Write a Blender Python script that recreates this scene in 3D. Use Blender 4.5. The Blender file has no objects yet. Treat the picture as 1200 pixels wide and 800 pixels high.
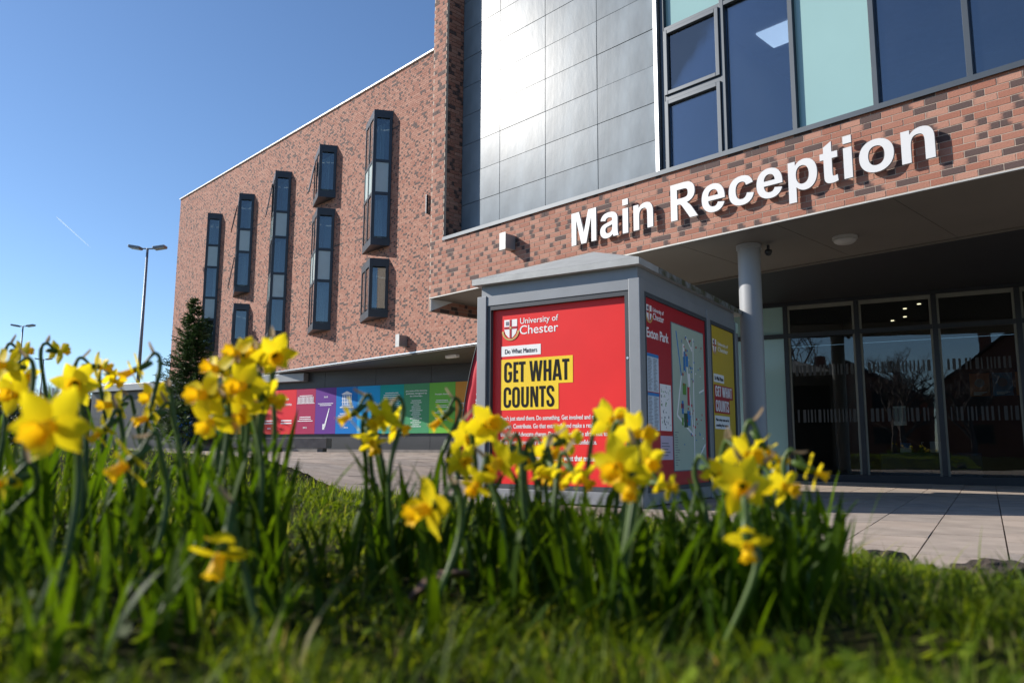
import bpy, bmesh, math, random
import numpy as np
from mathutils import Vector, Matrix, Euler
R = math.radians
random.seed(7); rng = np.random.default_rng(7)
scene = bpy.context.scene
col = scene.collection

# ------------------------------------------------------------------ camera, sky, sun, exposure
CAMH, FPX, PITCH, ROLL = 0.55, 901.16, R(7.936), R(0.272)
cam_d = bpy.data.cameras.new('camera'); cam = bpy.data.objects.new('camera', cam_d); col.objects.link(cam)
cam_d.sensor_width = 36.0; cam_d.lens = 36.0 * FPX / 1200.0
cam_d.clip_start = 0.02; cam_d.clip_end = 20000
_fw = Vector((0, math.cos(PITCH), math.sin(PITCH))); _up = Vector((0, -math.sin(PITCH), math.cos(PITCH))); _rt = Vector((1, 0, 0))
_rt, _up = math.cos(ROLL) * _rt + math.sin(ROLL) * _up, -math.sin(ROLL) * _rt + math.cos(ROLL) * _up
cam.matrix_world = Matrix((( _rt.x, _up.x, -_fw.x, 0), (_rt.y, _up.y, -_fw.y, 0), (_rt.z, _up.z, -_fw.z, CAMH), (0, 0, 0, 1)))
cam_d.dof.use_dof = True; cam_d.dof.focus_distance = 9.5; cam_d.dof.aperture_fstop = 3.6
scene.camera = cam
SUN_EL, SUN_AZ = 28.5, 170.0          # direction towards the sun, degrees (azimuth from +x)
world = bpy.data.worlds.new('World'); scene.world = world; world.use_nodes = True
nt = world.node_tree; nt.nodes.clear()
sky = nt.nodes.new('ShaderNodeTexSky'); sky.sky_type = 'NISHITA'; sky.sun_disc = False
sky.sun_elevation = R(SUN_EL); sky.sun_rotation = R(90 - SUN_AZ); sky.air_density = 0.9; sky.dust_density = 0.2; sky.ozone_density = 5.0
bg = nt.nodes.new('ShaderNodeBackground'); bg.inputs['Strength'].default_value = 0.115
wo = nt.nodes.new('ShaderNodeOutputWorld')
nt.links.new(sky.outputs[0], bg.inputs[0]); nt.links.new(bg.outputs[0], wo.inputs[0])
sun_d = bpy.data.lights.new('sun', 'SUN'); sun_d.energy = 5.0; sun_d.angle = R(0.53); sun_d.color = (1.0, 0.94, 0.86)
sun = bpy.data.objects.new('sun', sun_d); col.objects.link(sun)
_s = Vector((math.cos(R(SUN_AZ)) * math.cos(R(SUN_EL)), math.sin(R(SUN_AZ)) * math.cos(R(SUN_EL)), math.sin(R(SUN_EL))))
sun.rotation_euler = _s.to_track_quat('Z', 'Y').to_euler(); sun.location = (-20, 0, 20)
scene.view_settings.view_transform = 'Standard'; scene.view_settings.look = 'None'
scene.view_settings.exposure = 0.5; scene.view_settings.gamma = 1.0; scene.view_settings.use_curve_mapping = False

# ------------------------------------------------------------------ helpers
def at(px, py, Y):
    """world point seen at photo pixel (px, py) at distance Y in front of the camera (along +y)"""
    d = _fw + _rt * ((px - 600) / FPX) - _up * ((py - 400) / FPX)
    return Vector((0, 0, CAMH)) + d * (Y / d.y)

def tag(o, label=None, cat=None, group=None, kind=None):
    if label: o['label'] = label
    if cat: o['category'] = cat
    if group: o['group'] = group
    if kind: o['kind'] = kind
    return o
def link(name, me, parent=None, loc=None, rot=None):
    o = bpy.data.objects.new(name, me); col.objects.link(o)
    if parent: o.parent = parent
    if loc is not None: o.location = loc
    if rot is not None: o.rotation_euler = rot
    return o
def empty(name, loc=(0, 0, 0), rz=0.0):
    o = link(name, None, None, loc, (0, 0, rz)); o.empty_display_size = 0.1
    return o

class MB:
    def __init__(s): s.v = []; s.f = []; s.m = []; s.a = []
    def add(s, vs, fs, mi=0, att=None):
        n = len(s.v); s.v += [tuple(p) for p in vs]
        s.f += [tuple(i + n for i in f) for f in fs]; s.m += [mi] * len(fs)
        s.a += (att if att is not None else [(0, .5)] * len(vs))
        return s
    def box(s, x0, x1, y0, y1, z0, z1, mi=0, att=None):
        return s.add([(x0, y0, z0), (x1, y0, z0), (x1, y1, z0), (x0, y1, z0), (x0, y0, z1), (x1, y0, z1), (x1, y1, z1), (x0, y1, z1)],
                     [(0, 3, 2, 1), (4, 5, 6, 7), (0, 1, 5, 4), (1, 2, 6, 5), (2, 3, 7, 6), (3, 0, 4, 7)], mi, att)
    def prism(s, pts, z0, z1, mi=0):
        n = len(pts)
        vs = [(p[0], p[1], z0) for p in pts] + [(p[0], p[1], z1) for p in pts]
        fs = [tuple(range(n - 1, -1, -1)), tuple(range(n, 2 * n))] + [(i, (i + 1) % n, n + (i + 1) % n, n + i) for i in range(n)]
        return s.add(vs, fs, mi)
    def plate(s, pts, y0, y1, mi=0):
        """polygon in the xz plane, thickness y0..y1"""
        n = len(pts)
        vs = [(p[0], y0, p[1]) for p in pts] + [(p[0], y1, p[1]) for p in pts]
        fs = [tuple(range(n)), tuple(range(2 * n - 1, n - 1, -1))] + [(i, n + i, n + (i + 1) % n, (i + 1) % n) for i in range(n)]
        return s.add(vs, fs, mi)
    def tube(s, pts, rads, seg=8, mi=0, cap=True):
        pts = [Vector(p) for p in pts]; rings = []; vs = []; fs = []
        n = len(pts)
        if not hasattr(rads, '__len__'): rads = [rads] * n
        ref = None
        for i, p in enumerate(pts):
            t = (pts[min(i + 1, n - 1)] - pts[max(i - 1, 0)]).normalized()
            if ref is None: ref = t.orthogonal().normalized()
            a = (ref - t * ref.dot(t))
            a = a.normalized() if a.length > 1e-6 else t.orthogonal().normalized()
            ref = a; b = t.cross(a)
            for k in range(seg):
                th = 2 * math.pi * k / seg
                vs.append(p + (a * math.cos(th) + b * math.sin(th)) * rads[i])
        for i in range(n - 1):
            for k in range(seg):
                k2 = (k + 1) % seg
                fs.append((i * seg + k, i * seg + k2, (i + 1) * seg + k2, (i + 1) * seg + k))
        if cap: fs += [tuple(range(seg - 1, -1, -1)), tuple(range((n - 1) * seg, n * seg))]
        return s.add(vs, fs, mi)
    def lathe(s, prof, seg=20, mi=0, c=(0, 0, 0)):
        vs = []; fs = []
        for r, z in prof:
            for k in range(seg):
                th = 2 * math.pi * k / seg; vs.append((c[0] + r * math.cos(th), c[1] + r * math.sin(th), c[2] + z))
        for i in range(len(prof) - 1):
            for k in range(seg):
                k2 = (k + 1) % seg; fs.append((i * seg + k, i * seg + k2, (i + 1) * seg + k2, (i + 1) * seg + k))
        fs += [tuple(range(seg - 1, -1, -1)), tuple(range((len(prof) - 1) * seg, len(prof) * seg))]
        return s.add(vs, fs, mi)
    def mesh(s, name, mats, smooth=False, att=False):
        me = bpy.data.meshes.new(name); me.from_pydata(s.v, [], s.f)
        mats = mats if isinstance(mats, (list, tuple)) else [mats]
        for m in mats: me.materials.append(m)
        if len(mats) > 1: me.polygons.foreach_set('material_index', s.m)
        if smooth: me.polygons.foreach_set('use_smooth', [True] * len(me.polygons))
        if att:
            a = me.attributes.new('tone', 'FLOAT', 'POINT'); a.data.foreach_set('value', [q[0] for q in s.a])
            b = me.attributes.new('vary', 'FLOAT', 'POINT'); b.data.foreach_set('value', [q[1] for q in s.a])
        me.update(); return me
    def build(s, name, mats, parent=None, loc=None, rot=None, smooth=False, att=False):
        return link(name, s.mesh(name, mats, smooth, att), parent, loc, rot)

def bevel(o, w=0.01, seg=2):
    m = o.modifiers.new('bevel', 'BEVEL'); m.width = w; m.segments = seg; m.limit_method = 'ANGLE'; m.angle_limit = R(40)
    return o
def text_mesh(body, w, h=None, bold=0.0, depth=0.002, spacing=1.0):
    """solid lettering in the xz plane, lower left corner at the origin, width w (and cap height h when given)"""
    cu = bpy.data.curves.new('lettering', 'FONT'); cu.body = body; cu.size = 1.0; cu.offset = bold; cu.extrude = 0.01
    cu.space_character = spacing; cu.resolution_u = 4
    ob = bpy.data.objects.new('lettering_tmp', cu); col.objects.link(ob)
    dg = bpy.context.evaluated_depsgraph_get()
    me = bpy.data.meshes.new_from_object(ob.evaluated_get(dg))
    bpy.data.objects.remove(ob); bpy.data.curves.remove(cu)
    n = len(me.vertices); co = np.empty(n * 3); me.vertices.foreach_get('co', co); co = co.reshape(-1, 3)
    x0, x1 = co[:, 0].min(), co[:, 0].max(); sx = w / (x1 - x0); sy = sx if h is None else h / 0.729
    out = np.empty_like(co)
    out[:, 0] = (co[:, 0] - x0) * sx; out[:, 2] = co[:, 1] * sy; out[:, 1] = np.where(co[:, 2] > 0, -depth, 0)
    me.vertices.foreach_set('co', out.ravel()); me.update()
    return me
def add_text(body, parent, m, x, z, w, h=None, y=0.0, bold=0.0, depth=0.002, name='lettering', rot=None, spacing=1.0):
    me = text_mesh(body, w, h, bold, depth, spacing); me.materials.clear(); me.materials.append(m)
    return link(name, me, parent, (x, y, z), rot)

# ------------------------------------------------------------------ materials
MATS = {}
def nodes_of(name):
    m = bpy.data.materials.new(name); m.use_nodes = True; n = m.node_tree.nodes; n.clear()
    return m, n, m.node_tree.links
def mat(name, c, rough=0.6, metal=0.0, var=0.12, scale=6.0, bump=0.0, bscale=40.0, spec=0.5, coat=0.0, detail=4.0, stretch=None):
    m, n, l = nodes_of(name)
    o = n.new('ShaderNodeOutputMaterial'); b = n.new('ShaderNodeBsdfPrincipled'); l.new(b.outputs[0], o.inputs[0])
    tc = n.new('ShaderNodeTexCoord'); src = tc.outputs['Object']
    if stretch:
        mp = n.new('ShaderNodeMapping'); mp.inputs['Scale'].default_value = stretch; l.new(src, mp.inputs[0]); src = mp.outputs[0]
    nz = n.new('ShaderNodeTexNoise'); nz.inputs['Scale'].default_value = scale; nz.inputs['Detail'].default_value = detail; l.new(src, nz.inputs[0])
    rp = n.new('ShaderNodeMapRange'); rp.inputs[1].default_value = .25; rp.inputs[2].default_value = .75
    rp.inputs[3].default_value = 1 - var; rp.inputs[4].default_value = 1 + var; l.new(nz.outputs[0], rp.inputs[0])
    mx = n.new('ShaderNodeVectorMath'); mx.operation = 'SCALE'; mx.inputs[0].default_value = c; l.new(rp.outputs[0], mx.inputs['Scale'])
    l.new(mx.outputs[0], b.inputs['Base Color'])
    b.inputs['Roughness'].default_value = rough; b.inputs['Metallic'].default_value = metal
    b.inputs['Specular IOR Level'].default_value = spec; b.inputs['Coat Weight'].default_value = coat
    if bump:
        n2 = n.new('ShaderNodeTexNoise'); n2.inputs['Scale'].default_value = bscale; n2.inputs['Detail'].default_value = 5; l.new(src, n2.inputs[0])
        bp = n.new('ShaderNodeBump'); bp.inputs['Strength'].default_value = bump; bp.inputs['Distance'].default_value = .01
        l.new(n2.outputs[0], bp.inputs['Height']); l.new(bp.outputs[0], b.inputs['Normal'])
    MATS[name] = m; return m
def brick_mat(name, red, pale, dark):
    m, n, l = nodes_of(name)
    o = n.new('ShaderNodeOutputMaterial'); b = n.new('ShaderNodeBsdfPrincipled'); l.new(b.outputs[0], o.inputs[0])
    t = n.new('ShaderNodeAttribute'); t.attribute_name = 'tone'; v = n.new('ShaderNodeAttribute'); v.attribute_name = 'vary'
    geo = n.new('ShaderNodeTexCoord')
    nz = n.new('ShaderNodeTexNoise'); nz.inputs['Scale'].default_value = 22; nz.inputs['Detail'].default_value = 6; l.new(geo.outputs['Object'], nz.inputs[0])
    m1 = n.new('ShaderNodeMix'); m1.data_type = 'RGBA'; m1.inputs[6].default_value = (*red, 1); m1.inputs[7].default_value = (*pale, 1); l.new(v.outputs['Fac'], m1.inputs[0])
    ad = n.new('ShaderNodeMath'); ad.operation = 'MULTIPLY_ADD'; ad.inputs[1].default_value = .9; ad.inputs[2].default_value = -.45; l.new(nz.outputs[0], ad.inputs[0])
    a2 = n.new('ShaderNodeMath'); a2.operation = 'ADD'; l.new(ad.outputs[0], a2.inputs[0]); l.new(t.outputs['Fac'], a2.inputs[1])
    ss = n.new('ShaderNodeMapRange'); ss.interpolation_type = 'SMOOTHSTEP'; ss.inputs[1].default_value = .3; ss.inputs[2].default_value = .65; l.new(a2.outputs[0], ss.inputs[0])
    m2 = n.new('ShaderNodeMix'); m2.data_type = 'RGBA'; m2.inputs[7].default_value = (*dark, 1)
    l.new(m1.outputs[2], m2.inputs[6]); l.new(ss.outputs[0], m2.inputs[0])
    n3 = n.new('ShaderNodeTexNoise'); n3.inputs['Scale'].default_value = 90; n3.inputs['Detail'].default_value = 3; l.new(geo.outputs['Object'], n3.inputs[0])
    r3 = n.new('ShaderNodeMapRange'); r3.inputs[3].default_value = .78; r3.inputs[4].default_value = 1.22; l.new(n3.outputs[0], r3.inputs[0])
    sc = n.new('ShaderNodeVectorMath'); sc.operation = 'SCALE'; l.new(m2.outputs[2], sc.inputs[0]); l.new(r3.outputs[0], sc.inputs['Scale'])
    l.new(sc.outputs[0], b.inputs['Base Color']); b.inputs['Roughness'].default_value = .85
    bp = n.new('ShaderNodeBump'); bp.inputs['Strength'].default_value = .4; bp.inputs['Distance'].default_value = .006; l.new(n3.outputs[0], bp.inputs['Height']); l.new(bp.outputs[0], b.inputs['Normal'])
    return m
def glass_mat(name, tint=(.75, .82, .82), refl=.05, ior=1.5, rough=0.0, haze=0.0, hazec=(.5, .55, .6)):
    m, n, l = nodes_of(name)
    o = n.new('ShaderNodeOutputMaterial'); tr = n.new('ShaderNodeBsdfTransparent'); tr.inputs[0].default_value = (*tint, 1)
    gl = n.new('ShaderNodeBsdfGlossy'); gl.inputs['Roughness'].default_value = rough
    fr = n.new('ShaderNodeFresnel'); fr.inputs['IOR'].default_value = ior
    tcr = n.new('ShaderNodeTexCoord'); rip = n.new('ShaderNodeTexNoise'); rip.inputs['Scale'].default_value = 1.3; rip.inputs['Detail'].default_value = 2; l.new(tcr.outputs['Object'], rip.inputs[0]); rb_ = n.new('ShaderNodeBump'); rb_.inputs['Strength'].default_value = .015; rb_.inputs['Distance'].default_value = .05; l.new(rip.outputs[0], rb_.inputs['Height']); l.new(rb_.outputs[0], gl.inputs['Normal'])
    ad = n.new('ShaderNodeMath'); ad.operation = 'MULTIPLY_ADD'; ad.inputs[1].default_value = 1.6; ad.inputs[2].default_value = refl; ad.use_clamp = True
    l.new(fr.outputs[0], ad.inputs[0])
    mx = n.new('ShaderNodeMixShader'); l.new(ad.outputs[0], mx.inputs[0])
    base = tr.outputs[0]
    if haze:
        df = n.new('ShaderNodeBsdfDiffuse'); df.inputs[0].default_value = (*hazec, 1)
        tc = n.new('ShaderNodeTexCoord'); nz = n.new('ShaderNodeTexNoise'); nz.inputs['Scale'].default_value = 1.7; nz.inputs['Detail'].default_value = 5; l.new(tc.outputs['Object'], nz.inputs[0])
        mr = n.new('ShaderNodeMapRange'); mr.inputs[1].default_value = .3; mr.inputs[2].default_value = .8; mr.inputs[3].default_value = haze * .4; mr.inputs[4].default_value = haze * 1.6; l.new(nz.outputs[0], mr.inputs[0])
        m2 = n.new('ShaderNodeMixShader'); l.new(mr.outputs[0], m2.inputs[0]); l.new(tr.outputs[0], m2.inputs[1]); l.new(df.outputs[0], m2.inputs[2]); base = m2.outputs[0]
    l.new(base, mx.inputs[1]); l.new(gl.outputs[0], mx.inputs[2]); l.new(mx.outputs[0], o.inputs[0])
    return m
def leaf_mat(name, c, c2, trans=.45, rough=.45, scale=8.0, spec=.4, per_object=True, tmul=(1, 1, 1)):
    """leaf or petal: diffuse front, light shining through"""
    m, n, l = nodes_of(name)
    o = n.new('ShaderNodeOutputMaterial'); b = n.new('ShaderNodeBsdfPrincipled'); tl = n.new('ShaderNodeBsdfTranslucent')
    tc = n.new('ShaderNodeTexCoord'); nz = n.new('ShaderNodeTexNoise'); nz.inputs['Scale'].default_value = scale; nz.inputs['Detail'].default_value = 4; l.new(tc.outputs['Object'], nz.inputs[0])
    fac = nz.outputs[0]
    if per_object:
        oi = n.new('ShaderNodeObjectInfo'); ad = n.new('ShaderNodeMath'); ad.operation = 'MULTIPLY_ADD'; ad.inputs[1].default_value = .7
        l.new(oi.outputs['Random'], ad.inputs[0]); sb = n.new('ShaderNodeMath'); sb.operation = 'SUBTRACT'; sb.inputs[1].default_value = .35; l.new(nz.outputs[0], sb.inputs[0]); l.new(sb.outputs[0], ad.inputs[2]); fac = ad.outputs[0]
    mx = n.new('ShaderNodeMix'); mx.data_type = 'RGBA'; mx.inputs[6].default_value = (*c, 1); mx.inputs[7].default_value = (*c2, 1); l.new(fac, mx.inputs[0])
    l.new(mx.outputs[2], b.inputs['Base Color']); b.inputs['Roughness'].default_value = rough; b.inputs['Specular IOR Level'].default_value = spec
    tm = n.new('ShaderNodeVectorMath'); tm.operation = 'MULTIPLY'; tm.inputs[1].default_value = tmul; l.new(mx.outputs[2], tm.inputs[0]); l.new(tm.outputs[0], tl.inputs[0])
    ms = n.new('ShaderNodeMixShader'); ms.inputs[0].default_value = trans; l.new(b.outputs[0], ms.inputs[1]); l.new(tl.outputs[0], ms.inputs[2]); l.new(ms.outputs[0], o.inputs[0])
    return m
def vary_mat(name, stops, trans=.4, rough=.5, attr='vary', spec=.3, tmul=(1, 1, 1)):
    """colour chosen by the 'vary' attribute of the mesh, through a colour ramp"""
    m, n, l = nodes_of(name)
    o = n.new('ShaderNodeOutputMaterial'); b = n.new('ShaderNodeBsdfPrincipled'); tl = n.new('ShaderNodeBsdfTranslucent')
    a = n.new('ShaderNodeAttribute'); a.attribute_name = attr
    r = n.new('ShaderNodeValToRGB'); l.new(a.outputs['Fac'], r.inputs[0])
    el = r.color_ramp.elements
    while len(el) < len(stops): el.new(.5)
    for e, (p, c) in zip(el, stops): e.position = p; e.color = (*c, 1)
    tm = n.new('ShaderNodeVectorMath'); tm.operation = 'MULTIPLY'; tm.inputs[1].default_value = tmul; l.new(r.outputs[0], tm.inputs[0]); l.new(r.outputs[0], b.inputs['Base Color']); l.new(tm.outputs[0], tl.inputs[0]); b.inputs['Roughness'].default_value = rough; b.inputs['Specular IOR Level'].default_value = spec
    ms = n.new('ShaderNodeMixShader'); ms.inputs[0].default_value = trans; l.new(b.outputs[0], ms.inputs[1]); l.new(tl.outputs[0], ms.inputs[2]); l.new(ms.outputs[0], o.inputs[0])
    return m
def emit_mat(name, c, s):
    m, n, l = nodes_of(name); o = n.new('ShaderNodeOutputMaterial'); e = n.new('ShaderNodeEmission'); e.inputs[0].default_value = (*c, 1); e.inputs[1].default_value = s; l.new(e.outputs[0], o.inputs[0]); return m

M_BRICK = brick_mat('brick', (.275, .108, .070), (.36, .180, .127), (.078, .047, .042))
M_MORTAR = mat('mortar', (.42, .335, .27), .9, var=.15, scale=30)
M_MORTAR_D = mat('mortar_dull', (.33, .25, .20), .9, var=.15, scale=30)
M_ZINC = mat('zinc_cladding', (.165, .195, .22),   .28, 0.0, var=.28, scale=3.0, bump=.10, bscale=9, spec=.14, stretch=(1, 1, .35))
M_FRAME = mat('window_frame_grey', (.055, .068, .082), .4, .3, var=.05)
M_ANTH = mat('anthracite_frame', (.022, .026, .032), .4, .2, var=.1)
M_ORIEL = mat('oriel_metal', (.045, .055, .065), .42, .4, var=.15, scale=3)
M_SILVER = mat('silver_trim', (.62, .63, .64), .35, .8, var=.05)
M_WHITE = mat('white_paint', (.70, .70, .69), .45, var=.03)
M_LETTER = mat('letter_white', (.58, .58, .58), .35, var=.02)
M_DOME = mat('dome_plastic', (.42, .41, .39), .4)
M_LETTER_SIDE = mat('letter_side_grey', (.30, .31, .32), .5)
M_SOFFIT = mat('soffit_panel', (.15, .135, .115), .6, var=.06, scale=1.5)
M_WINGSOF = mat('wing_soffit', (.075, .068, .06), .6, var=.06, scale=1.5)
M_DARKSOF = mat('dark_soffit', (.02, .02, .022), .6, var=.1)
M_BLACKWALL = mat('black_wall_panel', (.028, .029, .032), .45, var=.3, scale=2.5, stretch=(.6, .6, 3))
M_COLUMN = mat('column_paint', (.29, .30, .31), .45, var=.04, scale=2)
M_KGREY = mat('kiosk_grey_metal', (.245, .255, .265), .45, .25, var=.07, scale=4)
M_KGREYD = mat('kiosk_dark_gasket', (.045, .05, .058), .5, var=.1)
M_KROOF = mat('kiosk_roof_metal', (.37, .375, .365), .5, .2, var=.14, scale=5, bump=.1, bscale=20)
M_MOSS = mat('moss_stain', (.10, .11, .05), .95, var=.5, scale=14)
M_RED = mat('poster_red', (.78, .032, .030), .4, var=.05, scale=2, spec=.25)
M_REDD = mat('poster_deep_red', (.42, .012, .02), .35, var=.05, scale=2)
M_YEL = mat('poster_yellow', (.88, .60, .012), .4, var=.03)
M_OCHRE = mat('poster_ochre', (.62, .42, .02), .35, var=.03)
M_INK = mat('black_ink', (.006, .006, .006), .6, spec=.15)
M_PAPER = mat('paper_white', (.82, .82, .80), .6, var=.02)
M_PALEBLUE = mat('paper_pale_blue', (.50, .60, .68), .6, var=.03)
M_LILAC = mat('paper_lilac', (.50, .42, .52), .6, var=.03)
M_MAPG = mat('map_green', (.40, .48, .38), .6, var=.05, scale=3)
M_MAPB = mat('map_blue', (.03, .20, .50), .6); M_MAPR = mat('map_red', (.50, .03, .05), .6); M_MAPF = mat('map_field_green', (.12, .30, .05), .6); M_MAPD = mat('map_dark_green', (.03, .08, .03), .6)
M_GREYINK = mat('grey_ink', (.16, .17, .2), .6)
M_GOLD = mat('gold_ink', (.62, .42, .13), .5)
M_PAVE = mat('paving_slab', (.35, .285, .23), .85, var=.24, scale=3.5, bump=.3, bscale=60)
M_PAVE2 = mat('paving_slab_b', (.315, .262, .218), .85, var=.26, scale=4.5, bump=.3, bscale=60)
M_PAVE3 = mat('paving_slab_c', (.375, .30, .24), .85, var=.22, scale=2.5, bump=.3, bscale=60)
M_GROUND = mat('far_ground', (.10, .11, .07), .95, var=.35, scale=.3)
M_SOIL = mat('soil', (.024, .024, .008), 1.0, var=.5, scale=9, bump=.6, bscale=35, spec=.05)
M_JOINT = mat('joint_sand', (.17, .13, .095), .95, var=.3, scale=12)
M_ASPH = mat('asphalt', (.05, .05, .052), .9, var=.2, scale=6)
M_GLASS_UP = glass_mat('upper_glass', (.50, .60, .72), .10, 1.5, haze=.015, hazec=(.30, .38, .50))
M_GLASS_OR = glass_mat('oriel_glass', (.62, .72, .75), .10, 1.5)
M_GLASS_DR = glass_mat('door_glass', (.70, .75, .73), .02, 1.5)
M_SPAN = mat('pale_green_spandrel', (.27, .42, .41), .12, var=.03, scale=1.2, spec=.6)
M_SPAN_OR = mat('oriel_spandrel', (.40, .52, .53), .15, var=.05, spec=.6)
M_FROST = mat('frosted_film', (.04, .043, .043), .7, var=.05)
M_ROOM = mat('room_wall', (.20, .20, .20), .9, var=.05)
M_CURT = mat('curtain_cloth', (.55, .53, .50), .9, var=.2, scale=2, stretch=(14, 14, .3))
M_CURT2 = mat('curtain_cloth_brown', (.26, .19, .14), .9, var=.2, scale=2, stretch=(14, 14, .3))
M_PETAL = leaf_mat('petal_yellow', (.93, .70, .008), (.95, .79, .022), .52, .5, 20, .2)
M_TRUMP = leaf_mat('trumpet_orange_yellow', (.93, .53, .006), (.94, .64, .012), .42, .5, 30, .2)
M_LEAF = leaf_mat('daffodil_leaf', (.017, .044, .002), (.055, .105, .004), .48, .5, 9, .14, tmul=(2.7, 2.3, 1.0))
M_STEM = leaf_mat('daffodil_stem', (.04, .085, .010), (.08, .14, .02), .25, .45, 9, .4)
M_SPATHE = leaf_mat('papery_spathe', (.34, .24, .15), (.48, .38, .26), .4, .8, 30, .1)
M_GRASS = vary_mat('grass_blades', [(0, (.012, .026, .002)), (.42, (.065, .112, .005)), (.78, (.21, .28, .016)), (.93, (.24, .27, .07)), (1, (.33, .26, .13))], .48, .5, spec=.15, tmul=(2.3, 2.0, .9))
M_BARK = mat('bark', (.10, .075, .055), .95, var=.3, scale=20)
M_POLE = mat('galvanised_pole', (.22, .24, .27), .5, .5, var=.06)
M_BLK = mat('black_plastic', (.02, .02, .022), .45)
M_CONC = mat('weathered_concrete', (.20, .18, .165), .9, var=.25, scale=4, bump=.3, bscale=30)

# ------------------------------------------------------------------ ground shape
def sstep(a, b, x):
    t = np.clip((x - a) / (b - a), 0, 1); return t * t * (3 - 2 * t)
def gz(x, y):
    return .40 * sstep(3.2, 6.4, .35 * np.asarray(y) - np.asarray(x)) * sstep(-2, 4, np.asarray(y))
EDGE = np.array([(14, -9), (4.6, 0.2), (2.55, 2.5), (2.04, 3.1), (1.62, 3.85), (.95, 4.5), (.2, 5.15), (-.9, 6.4), (-1.9, 8.0), (-4.2, 10.6), (-8.5, 14.2), (-30, 24)])
def edge_dist(x, y):
    """signed distance to the edge of the grass bed, positive on the camera's side"""
    x = np.atleast_1d(np.asarray(x, float)); y = np.atleast_1d(np.asarray(y, float)); best = np.full(x.shape, 1e9); sg = np.ones(x.shape)
    for (ax, ay), (bx, by) in zip(EDGE[:-1], EDGE[1:]):
        dx, dy = bx - ax, by - ay; t = np.clip(((x - ax) * dx + (y - ay) * dy) / (dx * dx + dy * dy), 0, 1)
        d = np.hypot(x - ax - t * dx, y - ay - t * dy); cr = dx * (y - ay) - dy * (x - ax)
        k = d < best; best = np.where(k, d, best); sg = np.where(k, np.where(cr > 0, 1, -1), sg)
    return best * sg
def bedz(x, y):
    x = np.asarray(x, float); y = np.asarray(y, float); e = edge_dist(x, y).reshape(x.shape)
    bump = .018 * np.sin(x * 5.1 + 1.3) * np.sin(y * 4.3 + .4) + .010 * np.sin(x * 13 + y * 7)
    g = gz(x, y)
    return g + .03 + (.31 * sstep(0, 2.2, e) * (1 - .35 * sstep(.5, 1.6, x)) + .05 * sstep(.1, 1.2, -x) * sstep(0, 1, e)) * (1 - 1.9 * g) + bump * sstep(0, .4, e)

# ------------------------------------------------------------------ ground, paving
def grid_mesh(xs, ys, zf):
    X, Y = np.meshgrid(xs, ys); Z = zf(X, Y); nx, ny = len(xs), len(ys)
    v = np.stack([X.ravel(), Y.ravel(), Z.ravel()], 1)
    f = [(j * nx + i, j * nx + i + 1, (j + 1) * nx + i + 1, (j + 1) * nx + i) for j in range(ny - 1) for i in range(nx - 1)]
    return v, f
def axis(lo, hi, step, far): return np.array([-far, -far * .3, -120, -60] + list(np.arange(lo, hi + .01, step)) + [60, 120, far * .3, far])
v, f = grid_mesh(axis(-36, 36, 1.0, 2500), axis(-36, 36, 1.0, 2500), lambda x, y: gz(x, y) - .07)
me = bpy.data.meshes.new('ground'); me.from_pydata(v.tolist(), [], f); me.materials.append(M_JOINT if False else M_GROUND)
tag(link('ground', me), kind='structure')
# joint bed under the slabs
PV = R(58.4); pu = Vector((math.cos(PV), math.sin(PV))); pw = Vector((math.sin(PV), -math.cos(PV)))      # along the joints, across them
def slab_ok(x, y):
    if edge_dist(x, y)[0] > .22: return False
    return -17 < x < 12 and .5 < y < 34 and y < 30 - .55 * (x + 6)
slabs = []
for i in range(-112, 40):
    for j in range(-22, 62):
        a0 = j * .60 + (.30 if i % 2 else 0); b0 = -.369 - .21 + i * .42 + .21
        c = pu * (a0 + .3) + pw * (b0 + .21)
        if slab_ok(c.x, c.y): slabs.append((c, a0, b0))
def slab_geo(mb, c, a0, b0, mi=0):
    g = .0045; vs = []
    dz = random.uniform(-.0022, .0022)
    for zz in (-.05, 0):
        for (a, b) in ((a0 + g, b0 + g), (a0 + .6 - g, b0 + g), (a0 + .6 - g, b0 + .42 - g), (a0 + g, b0 + .42 - g)):
            p = pu * a + pw * b; vs.append((p.x, p.y, float(gz(p.x, p.y)) + zz + dz))
    mb.add(vs, [(0, 1, 2, 3), (7, 6, 5, 4), (0, 4, 5, 1), (1, 5, 6, 2), (2, 6, 7, 3), (3, 7, 4, 0)], mi)
def weight(s):
    c = s[0]
    if c.y < 2: return 0
    px = 600 + FPX * c.x / c.y
    return 0 if not (-20 < px < 1220) else 1.0 / (c.y ** 3) * (3 if c.x > 1.5 else 1)
slabs.sort(key=weight, reverse=True)
v, f = grid_mesh(np.arange(-18, 13.1, .5), np.arange(0, 35.1, .5), lambda x, y: gz(x, y) - .014)
me = bpy.data.meshes.new('pavement'); me.from_pydata(v.tolist(), [], f); me.materials.append(M_JOINT)
pavement = tag(link('pavement', me), kind='structure')
PM = [M_PAVE, M_PAVE2, M_PAVE3]
for s in slabs[:300]:
    mb = MB(); slab_geo(mb, *s); mb.build('paving_slab', random.choice(PM), pavement)
mb = MB()
for s in slabs[300:]: slab_geo(mb, *s, mi=random.randrange(3))
tag(mb.build('paving_slabs_further_off', PM, pavement), kind='stuff')
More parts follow.
